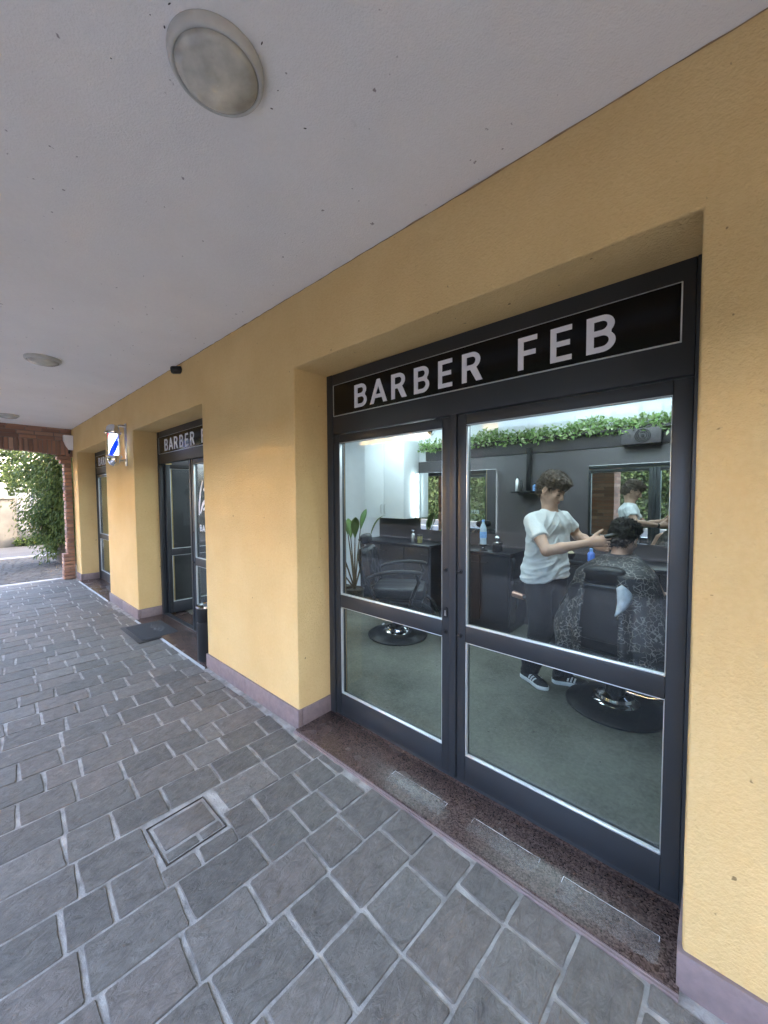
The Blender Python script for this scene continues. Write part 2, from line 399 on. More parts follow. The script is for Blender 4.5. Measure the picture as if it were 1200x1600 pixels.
class MB:
    """collects shapes given in world coordinates (or in the root's own with local=True)"""
    def __init__(s): s.bm = bmesh.new()
    def quad(s, vs):
        return s.bm.faces.new([s.bm.verts.new(v) for v in vs])
    def box(s, lo, hi, bev=0.0, seg=2, mi=0, rot=None, piv=None):
        lo, hi = Vector(lo), Vector(hi)
        r = bmesh.ops.create_cube(s.bm, size=1.0)
        vs = r['verts']; c = (lo + hi) / 2; d = hi - lo
        for v in vs: v.co = Vector((v.co.x * d.x, v.co.y * d.y, v.co.z * d.z)) + c
        fs = set(f for v in vs for f in v.link_faces)
        if bev:
            es = list(set(e for v in vs for e in v.link_edges))
            rb = bmesh.ops.bevel(s.bm, geom=es, offset=min(bev, min(d) * 0.49), segments=seg, affect='EDGES', profile=0.5)
            fs = set(rb['faces']); vs = list(set(v for f in fs for v in f.verts))
            fs = set(f for v in vs for f in v.link_faces)
        if rot is not None:
            piv = Vector(piv) if piv is not None else c
            for v in vs: v.co = rot @ (v.co - piv) + piv
        for f in fs: f.material_index = mi
        return vs
    def lathe(s, prof, c=(0, 0, 0), n=32, axis=None, cap=True, mi=0):
        c = Vector(c)
        q = Vector((0, 0, 1)).rotation_difference(Vector(axis)) if axis is not None else None
        rings = []
        for (r, z) in prof:
            ring = []
            for i in range(n):
                a = 2 * math.pi * i / n
                p = Vector((r * math.cos(a), r * math.sin(a), z))
                if q: p = q @ p
                ring.append(s.bm.verts.new(p + c))
            rings.append(ring)
        for a, b in zip(rings, rings[1:]):
            for i in range(n):
                f = s.bm.faces.new((a[i], a[(i + 1) % n], b[(i + 1) % n], b[i])); f.material_index = mi
        if cap:
            f = s.bm.faces.new(list(reversed(rings[0]))); f.material_index = mi
            f = s.bm.faces.new(rings[-1]); f.material_index = mi
    def cyl(s, a, b, r, r2=None, n=16, mi=0):
        a, b = Vector(a), Vector(b); L = (b - a).length
        s.lathe([(r, 0), (r2 if r2 is not None else r, L)], a, n, (b - a) / L, True, mi)
    def tube(s, pts, rad, n=8, flat=1.0, mi=0):
        pts = [Vector(p) for p in pts]
        rs = rad if isinstance(rad, (list, tuple)) else [rad] * len(pts)
        rings = []; prev = None
        for i, p in enumerate(pts):
            t = (pts[min(i + 1, len(pts) - 1)] - pts[max(i - 1, 0)]).normalized()
            if prev is None:
                up = Vector((0, 0, 1)) if abs(t.z) < 0.9 else Vector((1, 0, 0))
                sdv = t.cross(up).normalized()
            else:
                sdv = (prev - t * prev.dot(t)).normalized()
            prev = sdv; up = sdv.cross(t)
            rings.append([s.bm.verts.new(p + sdv * math.cos(2 * math.pi * k / n) * rs[i] + up * math.sin(2 * math.pi * k / n) * rs[i] * flat) for k in range(n)])
        for a, b in zip(rings, rings[1:]):
            for k in range(n):
                f = s.bm.faces.new((a[k], a[(k + 1) % n], b[(k + 1) % n], b[k])); f.material_index = mi
        s.bm.faces.new(list(reversed(rings[0]))).material_index = mi
        s.bm.faces.new(rings[-1]).material_index = mi
    def prism(s, poly, y0, y1, mi=0):
        """x-z outline pushed from y0 to y1"""
        a = [s.bm.verts.new((x, y0, z)) for x, z in poly]; b = [s.bm.verts.new((x, y1, z)) for x, z in poly]
        n = len(poly)
        s.bm.faces.new(a).material_index = mi; s.bm.faces.new(list(reversed(b))).material_index = mi
        for i in range(n):
            s.bm.faces.new((a[i], b[i], b[(i + 1) % n], a[(i + 1) % n])).material_index = mi
    def build(s, name, mat, parent=None, sharp=35, local=False, at=None):
        bmesh.ops.recalc_face_normals(s.bm, faces=s.bm.faces)
        off = Vector((0, 0, 0))
        if at is not None: off = Vector(at)
        elif parent and not local: off = origin(parent)
        if off.length: bmesh.ops.translate(s.bm, verts=s.bm.verts, vec=-off)
        me = bpy.data.meshes.new(name); s.bm.to_mesh(me); s.bm.free()
        o = finish(name, me, mat, parent, sharp)
        if at is not None: o.location = off
        return o

def tag(o, label=None, cat=None, group=None, kind=None):
    if label: o['label'] = label
    if cat: o['category'] = cat
    if group: o['group'] = group
    if kind: o['kind'] = kind
    return o

def thing(name, loc, label, cat, group=None, rz=0.0):
    o = bpy.data.objects.new(name, None)
    o.empty_display_size = 0.1
    COL.objects.link(o); o.location = loc; o.rotation_euler = (0, 0, rz)
    return tag(o, label, cat, group)

def copy_tree(o, parent=None):
    c = o.copy(); COL.objects.link(c)
    if parent is not None: c.parent = parent
    for ch in list(o.children): copy_tree(ch, c)
    return c

def arr_mesh(name, V, Fq, mat, parent=None, sharp=0, at=None):
    V = np.asarray(V, np.float32); Fq = np.asarray(Fq, np.int32)
    off = Vector((0, 0, 0))
    if at is not None: off = Vector(at)
    elif parent: off = origin(parent)
    V = V - np.array(off, np.float32)
    me = bpy.data.meshes.new(name)
    k = Fq.shape[1]
    me.vertices.add(len(V)); me.vertices.foreach_set('co', V.ravel())
    me.loops.add(Fq.size); me.loops.foreach_set('vertex_index', Fq.ravel())
    me.polygons.add(len(Fq)); me.polygons.foreach_set('loop_start', np.arange(0, Fq.size, k, dtype=np.int32))
    me.update(calc_edges=True); me.validate()
    o = finish(name, me, mat, parent, sharp)
    if at is not None: o.location = off
    return o

def leaves(name, P, size, mat, parent=None, at=None, aspect=0.5, droop=None, rng=RNG, dirs=None):
    """one folded leaf (two triangles sharing a rib) per point"""
    P = np.asarray(P, float); n = len(P)
    d = rng.normal(size=(n, 3)) if dirs is None else np.asarray(dirs) + rng.normal(size=(n, 3)) * 0.35
    if droop is not None: d = d + np.array(droop)
    d /= np.linalg.norm(d, axis=1)[:, None] + 1e-9
    q = rng.normal(size=(n, 3)); w = np.cross(d, q); w /= np.linalg.norm(w, axis=1)[:, None] + 1e-9
    nn = np.cross(d, w)
    L = size * rng.uniform(0.6, 1.3, n)[:, None]
    A = P; Bv = P + d * L * 0.45 + w * L * aspect * 0.5 + nn * L * 0.08; Cv = P + d * L - nn * L * 0.06; Dv = P + d * L * 0.45 - w * L * aspect * 0.5 + nn * L * 0.08
    V = np.stack([A, Bv, Cv, Dv], 1).reshape(-1, 3)
    i = np.arange(n)[:, None] * 4
    Fq = np.concatenate([i, i + 1, i + 2, i, i + 2, i + 3], 1).reshape(-1, 3)
    return arr_mesh(name, V, Fq, mat, parent, 0, at)

# ================================================================ THE BUILDING
H = 2.725
OPEN = [(-2.0, -0.06), (-5.27, -3.335), (-8.49, -6.55)]       # door openings in the facade (x from, x to)
ZT = 2.292
XE = -8.86
bld = thing('arcade_building', (0, 0, 0), 'yellow ochre building with a white arcade ceiling and barber shop doors along its front', 'building')

def grid_wall(xs, zs, hole, y0, y1, bev=0.008):
    bm = bmesh.new()
    V = {}
    def v(i, k, y):
        key = (i, k, y)
        if key not in V: V[key] = bm.verts.new((xs[i], y, zs[k]))
        return V[key]
    solid = lambda i, k: 0 <= i < len(xs) - 1 and 0 <= k < len(zs) - 1 and not hole(0.5 * (xs[i] + xs[i + 1]), 0.5 * (zs[k] + zs[k + 1]))
    for i in range(len(xs) - 1):
        for k in range(len(zs) - 1):
            if not solid(i, k): continue
            bm.faces.new((v(i, k, y0), v(i + 1, k, y0), v(i + 1, k + 1, y0), v(i, k + 1, y0)))
            bm.faces.new((v(i, k, y1), v(i, k + 1, y1), v(i + 1, k + 1, y1), v(i + 1, k, y1)))
            if not solid(i - 1, k): bm.faces.new((v(i, k, y0), v(i, k + 1, y0), v(i, k + 1, y1), v(i, k, y1)))
            if not solid(i + 1, k): bm.faces.new((v(i + 1, k, y0), v(i + 1, k, y1), v(i + 1, k + 1, y1), v(i + 1, k + 1, y0)))
            if not solid(i, k - 1): bm.faces.new((v(i, k, y0), v(i, k, y1), v(i + 1, k, y1), v(i + 1, k, y0)))
            if not solid(i, k + 1): bm.faces.new((v(i, k + 1, y0), v(i + 1, k + 1, y0), v(i + 1, k + 1, y1), v(i, k + 1, y1)))
    bmesh.ops.recalc_face_normals(bm, faces=bm.faces)
    es = [e for e in bm.edges if len(e.link_faces) == 2 and e.calc_face_angle(0) > 1]
    # subdivide long arrises so the plaster edge can wander a little
    bmesh.ops.subdivide_edges(bm, edges=es, cuts=14)
    es = [e for e in bm.edges if len(e.link_faces) == 2 and e.calc_face_angle(0) > 1]
    for q in {q for e in es for q in e.verts}:
        q.co += Vector((random.uniform(-1, 1), 0, random.uniform(-1, 1))) * 0.0022
    bmesh.ops.bevel(bm, geom=es, offset=bev, segments=3, affect='EDGES', profile=0.5)
    return bm

xs = sorted([-8.90, 3.4] + [a for o in OPEN for a in o])
inopen = lambda x: any(a < x < b for a, b in OPEN)
m = MB(); m.bm.free()
m.bm = grid_wall(xs, [-0.02, ZT, H + 0.02], lambda x, z: inopen(x) and z < ZT, 0.0, 0.42)
m.build('facade_wall', M['wall'], bld, 40)
# arcade ceiling
m = MB(); m.box((-9.1, -2.3, H), (3.6, 0.45, 3.0)); m.build('arcade_ceiling', M['ceil'], bld)
# upper storey, added sun-blocking volumes and shop shell
m = MB(); m.box((-9.1, -2.3, 3.001), (24.0, 18.0, 9.5)); m.build('upper_storey', M['wall'], bld)  # out of view; made tall, long and deep to keep the street in shade
m = MB(); m.box((-9.1, 3.06, 0.0), (24.0, 18.0, 3.0)); m.build('rear_sun_block', M['wall'], bld)  # unseen block added to keep the sun off the garden wall
m = MB(); m.box((3.61, 0.0, 0.0), (24.0, 3.055, 3.0)); m.build('side_sun_block', M['wall'], bld)  # unseen block added to keep the sun off the street
m = MB()
for x in (-9.1, -5.95, -2.7, 0.55, 3.1):
    q = MB()
    for k in range(34):
        z = k * .069
        for i in range(2):
            for j in range(2):
                o_ = .06 if k % 2 else -.06
                xs_ = (x, x + .25 + o_ - .005) if i == 0 else (x + .25 + o_ + .005, x + .5)
                ys_ = (-2.3, -2.105 - o_) if j == 0 else (-2.095 - o_, -1.9)
                q.box((xs_[0], ys_[0], z), (xs_[1], ys_[1], z + .060), .003, 1)
    q.box((x + .008, -2.292, -.02), (x + .492, -1.908, 2.369), mi=1)
    q.build('pillar', [M['brick'], M['mortar']], bld)
m.box((-9.1, -2.3, 2.37), (3.6, -1.9, H - 0.002), 0.01)
m.build('arcade_beam', M['wall'], bld)
m = MB()
m.box((-9.0, 2.9, 0.0), (2.8, 3.05, 2.6))
m.box((-9.0, 0.42, 0.0), (-8.88, 2.9, 2.6))
m.box((2.6, 0.42, 0.0), (2.8, 2.9, 2.6))
m.box((-9.0, 0.42, 2.6), (2.8, 3.05, 2.72))
m.build('interior_wall', M['whitewall'], bld)
m = MB(); m.box((-5.95, 0.4405, 0.0125), (-5.85, 2.899, 2.599)); m.build('partition', M['darkwall'], bld)
for a, b in ((XE, -8.49), (-6.55, -5.952), (-5.848, -5.27), (-3.335, -2.0), (-0.06, 2.6)):      # lining on the inside of the facade
    m = MB(); m.box((a + 0.02, 0.422, 0.012), (b - 0.02, 0.44, 2.598)); m.build('interior_lining', M['darkwall'], bld)
m = MB(); m.box((-9.0, 0.5, -0.06), (2.8, 3.05, 0.012)); m.build('shop_floor', M['floor'], bld)
# dark panelling on the back wall
m = MB()
m.box((-3.92, 2.872, 0.012), (2.58, 2.898, 1.955), 0.002)
m.box((-3.05, 2.866, 1.96), (2.58, 2.896, 2.13), 0.002)
m.build('back_panelling', M['darkwall'], bld)
m = MB(); m.box((-3.1, 2.80, 2.10), (2.58, 2.863, 2.128), 0.003); m.build('ledge', M['darkwall'], bld)

# plinth slabs, 12 mm proud of the plaster
def plinth(a, b):
    n = max(1, round((b - a) / 0.7)); w = (b - a) / n
    for i in range(n):
        m = MB(); m.box((a + i * w + 0.0015, -0.014, 0.0), (a + (i + 1) * w - 0.0015, 0.02, 0.124), 0.003); m.build('plinth_slab', M['plinth'], bld)
plinth(XE, -8.478); plinth(-6.562, -5.258); plinth(-3.347, -1.988); plinth(-0.072, 3.4)
for a, b in OPEN:
    for x, s in ((a, 1), (b, -1)):
        lo, hi = sorted((x - s * 0.01, x + s * 0.012))
        m = MB(); m.box((lo, 0.0215, 0.0), (hi, 0.258, 0.124), 0.003); m.build('plinth_slab', M['plinth'], bld)

m = MB(); pts = []; rs = []
for i in range(240):
    pts.append((XE + .02 + i * (3.2 - XE) / 239, -.001 + random.uniform(-.001, .001), H - .001 + random.uniform(-.003, .001))); rs.append(random.choice((.0010, .0016, .0022, .003)) * random.uniform(.6, 1.3))
m.tube(pts, rs, 6); m.build('ceiling_joint', simple('dark_joint', (.26, .17, .09), .95, var=.4, scale=20), bld, 60)

for i in range(9):
    a = random.uniform(0, 6.28); d = random.uniform(.131, .17) if i < 6 else random.uniform(.2, .6)
    m = MB(); x, y = -1.105 + d * math.cos(a), -.872 + d * math.sin(a); r_ = random.uniform(.0012, .0028); st2 = random.uniform(1, 3)
    b2 = random.uniform(0, 3.14)
    m.lathe([(r_, -.0006), (r_ * .7, -.0016)], (0, 0, 0), 9)
    for v in m.bm.verts:
        p = v.co.copy(); p.x *= st2; v.co = Vector((x + p.x * math.cos(b2) - p.y * math.sin(b2), y + p.x * math.sin(b2) + p.y * math.cos(b2), H + p.z))
    m.build('fly_spot', M['grime'], bld)

# ---- lettering
def arc(cx, cy, r, a0, a1, n=14, sx=1.0):
    return [(cx + sx * r * math.cos(R(a0 + (a1 - a0) * i / n)), cy + r * math.sin(R(a0 + (a1 - a0) * i / n))) for i in range(n + 1)]
T_ = 0.165
GL = {
 'B': (0.62, [[(0, 0), (0, 1)] + arc(.34, .735, .265, 90, -40) + arc(.35, .28, .28, 48, -90),
              [(T_, 1 - .15)] + arc(.33, .725, .125, 90, -90) + [(T_, .60)], [(T_, .45)] + arc(.34, .30, .15, 90, -90) + [(T_, .15)]]),
 'A': (0.86, [[(0, 0), (.355, 1), (.505, 1), (.86, 0), (.68, 0), (.60, .22), (.26, .22), (.18, 0)], [(.315, .37), (.545, .37), (.43, .72)]]),
 'R': (0.68, [[(0, 0), (0, 1)] + arc(.34, .715, .285, 90, -58) + [(.70, 0), (.49, 0), (.285, .41), (T_, .41), (T_, 0)],
              [(T_, .85)] + arc(.33, .71, .14, 90, -90) + [(T_, .57)]]),
 'E': (0.58, [[(0, 0), (0, 1), (.58, 1), (.58, .85), (T_, .85), (T_, .585), (.53, .585), (.53, .435), (T_, .435), (T_, .15), (.58, .15), (.58, 0)]]),
 'F': (0.56, [[(0, 0), (0, 1), (.56, 1), (.56, .85), (T_, .85), (T_, .575), (.52, .575), (.52, .425), (T_, .425), (T_, 0)]]),
}
def outlines_mesh(name, loops, depth):
    cu = bpy.data.curves.new(name, 'CURVE'); cu.dimensions = '2D'; cu.fill_mode = 'BOTH'; cu.extrude = depth / 2
    for lp in loops:
        sp = cu.splines.new('POLY'); sp.points.add(len(lp) - 1); sp.use_cyclic_u = True
        for q, (x, y) in zip(sp.points, lp): q.co = (x, y, 0, 1)
    ob = bpy.data.objects.new(name, cu)
    me = bpy.data.meshes.new_from_object(ob)
    bpy.data.objects.remove(ob); bpy.data.curves.remove(cu)
    return me
def letter_obj(ch, x, z, w, h, y, parent, mat, depth=0.003):
    gw, loops = GL[ch]
    me = outlines_mesh('letter', [[(px / gw * w, py * h) for px, py in lp] for lp in loops], depth)
    o = finish('letter', me, mat, parent, 0)
    off = origin(parent)
    o.location = Vector((x, y, z)) - off; o.rotation_euler = (R(90), 0, 0)
    tag(o, 'white letter ' + ch)
    return o
SIGN = [('B', -1.7237, .104), ('A', -1.590, .135), ('R', -1.422, .108), ('B', -1.2607, .098), ('E', -1.1054, .083), ('R', -0.9671, .106), ('F', -0.688, .082), ('E', -0.5513, .083), ('B', -0.4152, .098)]

# ---- shop fronts
def door_leaf(xa, xb, kind, rot=None, piv=None, lock=False):
    """aluminium leaf between xa and xb; kind says which side the handles sit"""
    y0, y1 = 0.264, 0.312
    ga, gb = (xa + 0.05, xb - 0.046) if kind == 'left' else (xa + 0.048, xb - 0.056)
    def tr(mb):
        if rot is not None:
            for v in mb.bm.verts: v.co = rot @ (v.co - piv) + piv
    m = MB()
    zb, zt = 0.03, 1.895
    m.box((xa, y0, zb), (ga, y1, zt), .003); m.box((gb, y0, zb), (xb, y1, zt), .003)
    m.box((ga + .0005, y0 + .0005, zb), (gb - .0005, y1 - .0005, 0.168), .003)
    m.box((ga + .0005, y0 + .0005, 0.757), (gb - .0005, y1 - .0005, 0.840), .003)
    m.box((ga + .0005, y0 + .0005, 1.846), (gb - .0005, y1 - .0005, zt), .003)
    tr(m)
    d = m.build('door', M['frame'], bld, 30)
    for z0, z1 in ((0.168, 0.757), (0.840, 1.846)):
        m = MB(); m.box((ga + .001, 0.286, z0 + .001), (gb - .001, 0.292, z1 - .001)); tr(m)
        m.build('pane', M['glass'], d, 0)
        m = MB(); b = 0.007; yb0, yb1 = y0 + .002, 0.2855
        m.box((ga + .0005, yb0, z0 + .0005), (gb - .0005, yb1, z0 + b), .0015)
        m.box((ga + .0005, yb0, z0 + b + .0005), (ga + b * .9, yb1, z1 - b), .0015)
        m.box((gb - b * .5, yb0, z0 + b + .0005), (gb - .0005, yb1, z1 - b), .0015)
        m.box((ga + .0005, yb0, z1 - b * .55), (gb - .0005, yb1, z1 - .0005), .0015)
        tr(m)
        m.build('glazing_bead', M['bead'], d, 30)
    xk = xb - 0.021 if kind == 'left' else xa + 0.020
    for z in (1.113, 0.787):
        m = MB(); m.lathe([(.0125, 0), (.0125, .003), (.007, .004), (.0065, .012)], (xk, y0 - .0005, z), 16, (0, -1, 0))
        if kind == 'right': m.box((xk - .016, y0 - .017, z - .005), (xk + .009, y0 - .010, z + .005), .003)
        tr(m)
        m.build('knob', M['blackplastic'], d)
    if lock:
        m = MB(); a = arc(xk, .905, .0125, 0, 180, 10) + arc(xk, .872, .0125, 180, 360, 10)
        m.prism(a, y0 - .006, y0 - .0005); tr(m)
        m.build('lock_plate', M['blackplastic'], d)
        m = MB(); m.prism(arc(xk, .897, .0042, -40, 220, 10) + [(xk - .006, .872), (xk + .006, .872)], y0 - .0085, y0 - .0062); tr(m)
        m.build('keyhole', M['steel'], d)
    return d

def shop_front(dx, open_left=False):
    X0, X1 = -1.994 + dx, -0.064 + dx
    m = MB()
    m.box((X0, 0.255, 0.014), (X0 + .053, 0.325, 2.291), .003); m.box((X1 - .0185, 0.255, 0.014), (X1, 0.325, 2.291), .003)
    m.box((X0 + .054, 0.259, 1.903), (X1 - .0195, 0.322, 2.291), .003)
    m.box((-1.041 + dx, 0.256, 0.03), (-1.001 + dx, 0.318, 1.9025), .004)          # rebate post between the leaves
    m.box((X0 + .0535, .268, .0145), (X1 - .019, .315, .0295), .002)
    m.build('door_frame', M['frame'], bld, 30)
    m = MB(); m.box((-1.921 + dx, 0.2535, 2.021), (-0.124 + dx, 0.2585, 2.216), .001)
    sg = m.build('sign_panel', M['signblack'], bld, 30)
    m = MB(); a, b, z0, z1, t = -1.9215 + dx, -0.1235 + dx, 2.0205, 2.2165, .004
    for lo, hi in (((a - t, z0 - t), (b + t, z0)), ((a - t, z1), (b + t, z1 + t * .5)), ((a - t, z0 + .0003), (a, z1 - .0003)), ((b, z0 + .0003), (b + t, z1 - .0003))):
        m.box((lo[0], 0.2515, lo[1]), (hi[0], 0.2588, hi[1]))
    m.build('sign_trim', M['bead'], sg, 0)
    for ch, x, w in SIGN:
        letter_obj(ch, x + dx, 2.043, w, 0.138, 0.2518, sg, M['letter'])
    if open_left:
        piv = Vector((-1.937 + dx, 0.312, 0)); door_leaf(-1.938 + dx, -1.0435 + dx, 'left', Matrix.Rotation(R(86), 3, 'Z'), piv)
    else:
        door_leaf(-1.938 + dx, -1.0435 + dx, 'left', lock=dx == 0)
    d = door_leaf(-0.9985 + dx, -0.0835 + dx, 'right')
    # granite threshold with its metal edge strip
    m = MB(); m.box((X0 - .004, -0.03, -0.02), (X1 + .002, 0.252, 0.014), .003); m.box((X0 - .004, 0.2525, -0.02), (X1 + .002, 0.5, 0.0138), .002)
    th = m.build('threshold', M['granite'], bld, 30)
    m = MB(); m.box((X0 - .004, -0.046, -0.02), (X1 + .002, -0.0385, 0.006), .001); m.box((X0 - .004, -0.037, -0.02), (X1 + .002, -0.0315, 0.009), .001)
    m.build('edge_strip', M['bead'] if dx else M['plinth'], th, 30)
    if dx == 0:
        for x0, x1, ya, yb in ((-1.285, -.95, .03, .108), (-.82, -.515, .045, .118), (-.43, -.118, .015, .107)):
            m = MB(); n = 26
            a_ = [(x0 + (x1 - x0) * i / n, ya - .004 + random.uniform(-.012, .004)) for i in range(n + 1)]
            b_ = [(x1 - (x1 - x0) * i / n, yb + random.uniform(-.002, .0015)) for i in range(n + 1)]
            vs = [m.bm.verts.new((x, y, .0152)) for x, y in a_ + b_]
            m.bm.faces.new(vs)
            r_ = bmesh.ops.extrude_face_region(m.bm, geom=m.bm.faces[:]); bmesh.ops.translate(m.bm, verts=[q for q in r_['geom'] if isinstance(q, bmesh.types.BMVert)], vec=(0, 0, -.0009))
            m.build('residue_patch', M['residue'], th, 0)
            m = MB(); m.tube([(x0 + .004, yb - .03, .0153)] + [(x0 + .004 + (x1 - x0 - .008) * i / 12, yb + random.uniform(-.0015, .001), .0153) for i in range(13)] + [(x1 - .004, yb - .02, .0153)], [random.uniform(.0001, .0012) for _ in range(15)], 6, .4)
            m.build('residue_line', M['letter'], th, 60)
    return d
shop_front(0.0)
d2 = shop_front(-3.27, True)
shop_front(-6.49)

# shop mark in white film on the fixed leaf of the second door
def strip_poly(pts, w):
    L = []; Rr = []
    for i, (x, y) in enumerate(pts):
        a = pts[max(i - 1, 0)]; b = pts[min(i + 1, len(pts) - 1)]
        dx_, dy_ = b[0] - a[0], b[1] - a[1]; l = math.hypot(dx_, dy_) or 1
        ww = w * (0.25 + 0.75 * math.sin(math.pi * (i + .6) / (len(pts) + .2)))
        L.append((x - dy_ / l * ww, y + dx_ / l * ww)); Rr.append((x + dy_ / l * ww, y - dx_ / l * ww))
    return L + Rr[::-1]
lx, lz = -4.14, 1.30
loops = []
loops.append(strip_poly([(.0, .0), (.01, .12), (.05, .26), (.10, .36)], .018))
loops.append(strip_poly([(.03, .02), (.10, .12), (.22, .19), (.36, .20)], .022))
loops.append(strip_poly([(.12, .26), (.20, .31), (.30, .33), (.42, .32)], .024))
loops.append(strip_poly([(.10, .06), (.20, .09), (.28, .07), (.36, .01)], .020))
me = outlines_mesh('film_mark', loops, 0.0012)
o = finish('film_mark', me, M['letter'], d2, 0); o.location = (lx, 0.2845, lz); o.rotation_euler = (R(90), 0, 0)
tag(o, 'white leaf shaped shop mark on the glass')
xx = lx + .01
for ch in 'BARBER FEB':
    if ch == ' ': xx += .03; continue
    w = .048 * GL[ch][0] / .62
    letter_obj(ch, xx, 1.13, w, .07, 0.2845, d2, M['letter'], .0012); xx += w + .012

# ---- brick arch that closes the arcade's far end
m = MB()
def arch_z(y): return 2.235 + 0.07 * (1 - ((y + .97) / .90) ** 2)
y = -1.9
while y < -0.02:
    w = random.uniform(.055, .065)
    for x0, x1 in ((-9.075, -8.975), (-8.97, -8.862)):
        m.box((x0, y + .005, arch_z(y) + random.uniform(-.006, .006)), (x1 + random.uniform(-.004, .003), y + w - .005, 2.50 + random.uniform(-.01, .01)), .004)
    y += w
for zz in (2.512, 2.578, 2.644, 2.690):
    y = -1.9 + random.uniform(0, .1)
    while y < -0.06:
        L = random.uniform(.20, .24)
        m.box((-9.07, y, zz), (-8.863 + random.uniform(-.004, .003), min(y + L, -.012), zz + .056), .004); y += L + .012
z = 0.0
while z < 2.22:
    yo = -0.125 + random.uniform(-.006, .006) - (0.06 if z < .42 else 0) - (.05 if z > 2.06 else 0) - (.04 if z > 2.13 else 0)
    m.box((-9.07, yo, z), (-8.868 + random.uniform(-.003, .003), -0.03 + random.uniform(0, .01), z + .057), .004)
    z += .068
m.build('brick_arch', M['brick'], bld)
m = MB()
m.box((-9.06, -0.10, 0.0), (-8.885, -0.02, 2.25)); 
poly = [(-1.89, 2.732)] + [(-1.89 + 1.87 * i / 20, arch_z(-1.89 + 1.87 * i / 20) + .012) for i in range(21)] + [(-.001, 2.732)]
a_ = [m.bm.verts.new((-9.06, p[0], p[1])) for p in poly]; b_ = [m.bm.verts.new((-8.872, p[0], p[1])) for p in poly]
m.bm.faces.new(a_); m.bm.faces.new(b_[::-1])
for i in range(len(poly)): m.bm.faces.new((a_[i], b_[i], b_[(i + 1) % len(poly)], a_[(i + 1) % len(poly)]))
m.build('arch_mortar', M['mortar'], bld, 0)

# ================================================================ GROUND
def st(o): o['kind'] = 'structure'; return o
m = MB(); m.box((-220, -220, -0.30), (220, 220, -0.09)); st(m.build('ground', M['earth'], None, 0))
m = MB(); m.box((-9.1, -2.4, -0.09), (3.6, 0.0, -0.0052)); st(m.build('paving_bed', M['grout'], None, 0))

def stones(mb, O, ang, wid, lo_hi, k0, k1, t0, t1, jl, jc, keep, cut=None, edge=.045, top=0.0, jit=.0018):
    d = Vector((math.cos(ang), math.sin(ang))); n = Vector((math.sin(ang), -math.cos(ang)))
    for k in range(k0, k1):
        t = t0 + random.uniform(0, .3)
        while t < t1:
            L = random.uniform(*lo_hi)
            if random.random() < .06: L *= .55
            sp = [(t + jc / 2, t + L - jc / 2)]
            sl, sh = k * wid + jl / 2, (k + 1) * wid - jl / 2
            t += L
            for ta, tb in sp:
                c = O + n * (sl + sh) / 2 + d * (ta + tb) / 2
                if not keep(c): continue
                segs = []
                if cut:
                    segs = cut(O, d, n, sl, sh, ta, tb)
                else: segs = [(sl, sh, ta, tb)]
                for a, b, c0, c1 in segs:
                    if c1 - c0 < .03 or b - a < .03: continue
                    w_, l_ = b - a, c1 - c0
                    nu, nv = max(1, round(w_ / edge)), max(1, round(l_ / edge))
                    cr = min(.005, w_ * .2)
                    ol = []
                    def seg(p, q, nn):
                        for i in range(nn): ol.append((p[0] + (q[0] - p[0]) * i / nn, p[1] + (q[1] - p[1]) * i / nn))
                    C = [(a + cr, c0), (b - cr, c0), (b, c0 + cr), (b, c1 - cr), (b - cr, c1), (a + cr, c1), (a, c1 - cr), (a, c0 + cr)]
                    for i in range(8): seg(C[i], C[(i + 1) % 8], (nu if i in (0, 4) else nv) if i % 2 == 0 else 1)
                    skew = random.uniform(-.0045, .0045)
                    P = []
                    for (s_, t_) in ol:
                        s2 = s_ + random.uniform(-1, 1) * jit; t2 = t_ + random.uniform(-1, 1) * jit + skew * ((s_ - a) / w_ - .5) * 2
                        P.append(O + n * s2 + d * t2)
                    cen = sum(P, Vector((0, 0))) / len(P)
                    dz = top + random.uniform(-.002, .0022); tx, ty = random.uniform(-.010, .010), random.uniform(-.010, .010)
                    zf = lambda p: dz + (p.x - cen.x) * tx + (p.y - cen.y) * ty
                    def clampy(p):
                        return p
                    r1, r2, r3 = [], [], []
                    for p in P:
                        e = (cen - p); e = e / e.length
                        p2 = p + e * .0042
                        p1 = p + e * .002
                        r1.append(mb.bm.verts.new((p.x, p.y, top - .02)))
                        r2.append(mb.bm.verts.new((p1.x, p1.y, zf(p1) - .0032)))
                        r3.append(mb.bm.verts.new((p2.x, p2.y, zf(p2))))
                    N_ = len(P)
                    for u, v in ((r1, r2), (r2, r3)):
                        for i in range(N_): mb.bm.faces.new((u[i], u[(i + 1) % N_], v[(i + 1) % N_], v[i]))
                    mb.bm.faces.new(r3)
MH = (-1.905, -0.90, -1.650, -0.648)        # inspection cover x0 y0 x1 y1
ANG = R(87.0)
PO = Vector((-1.505, -0.036))
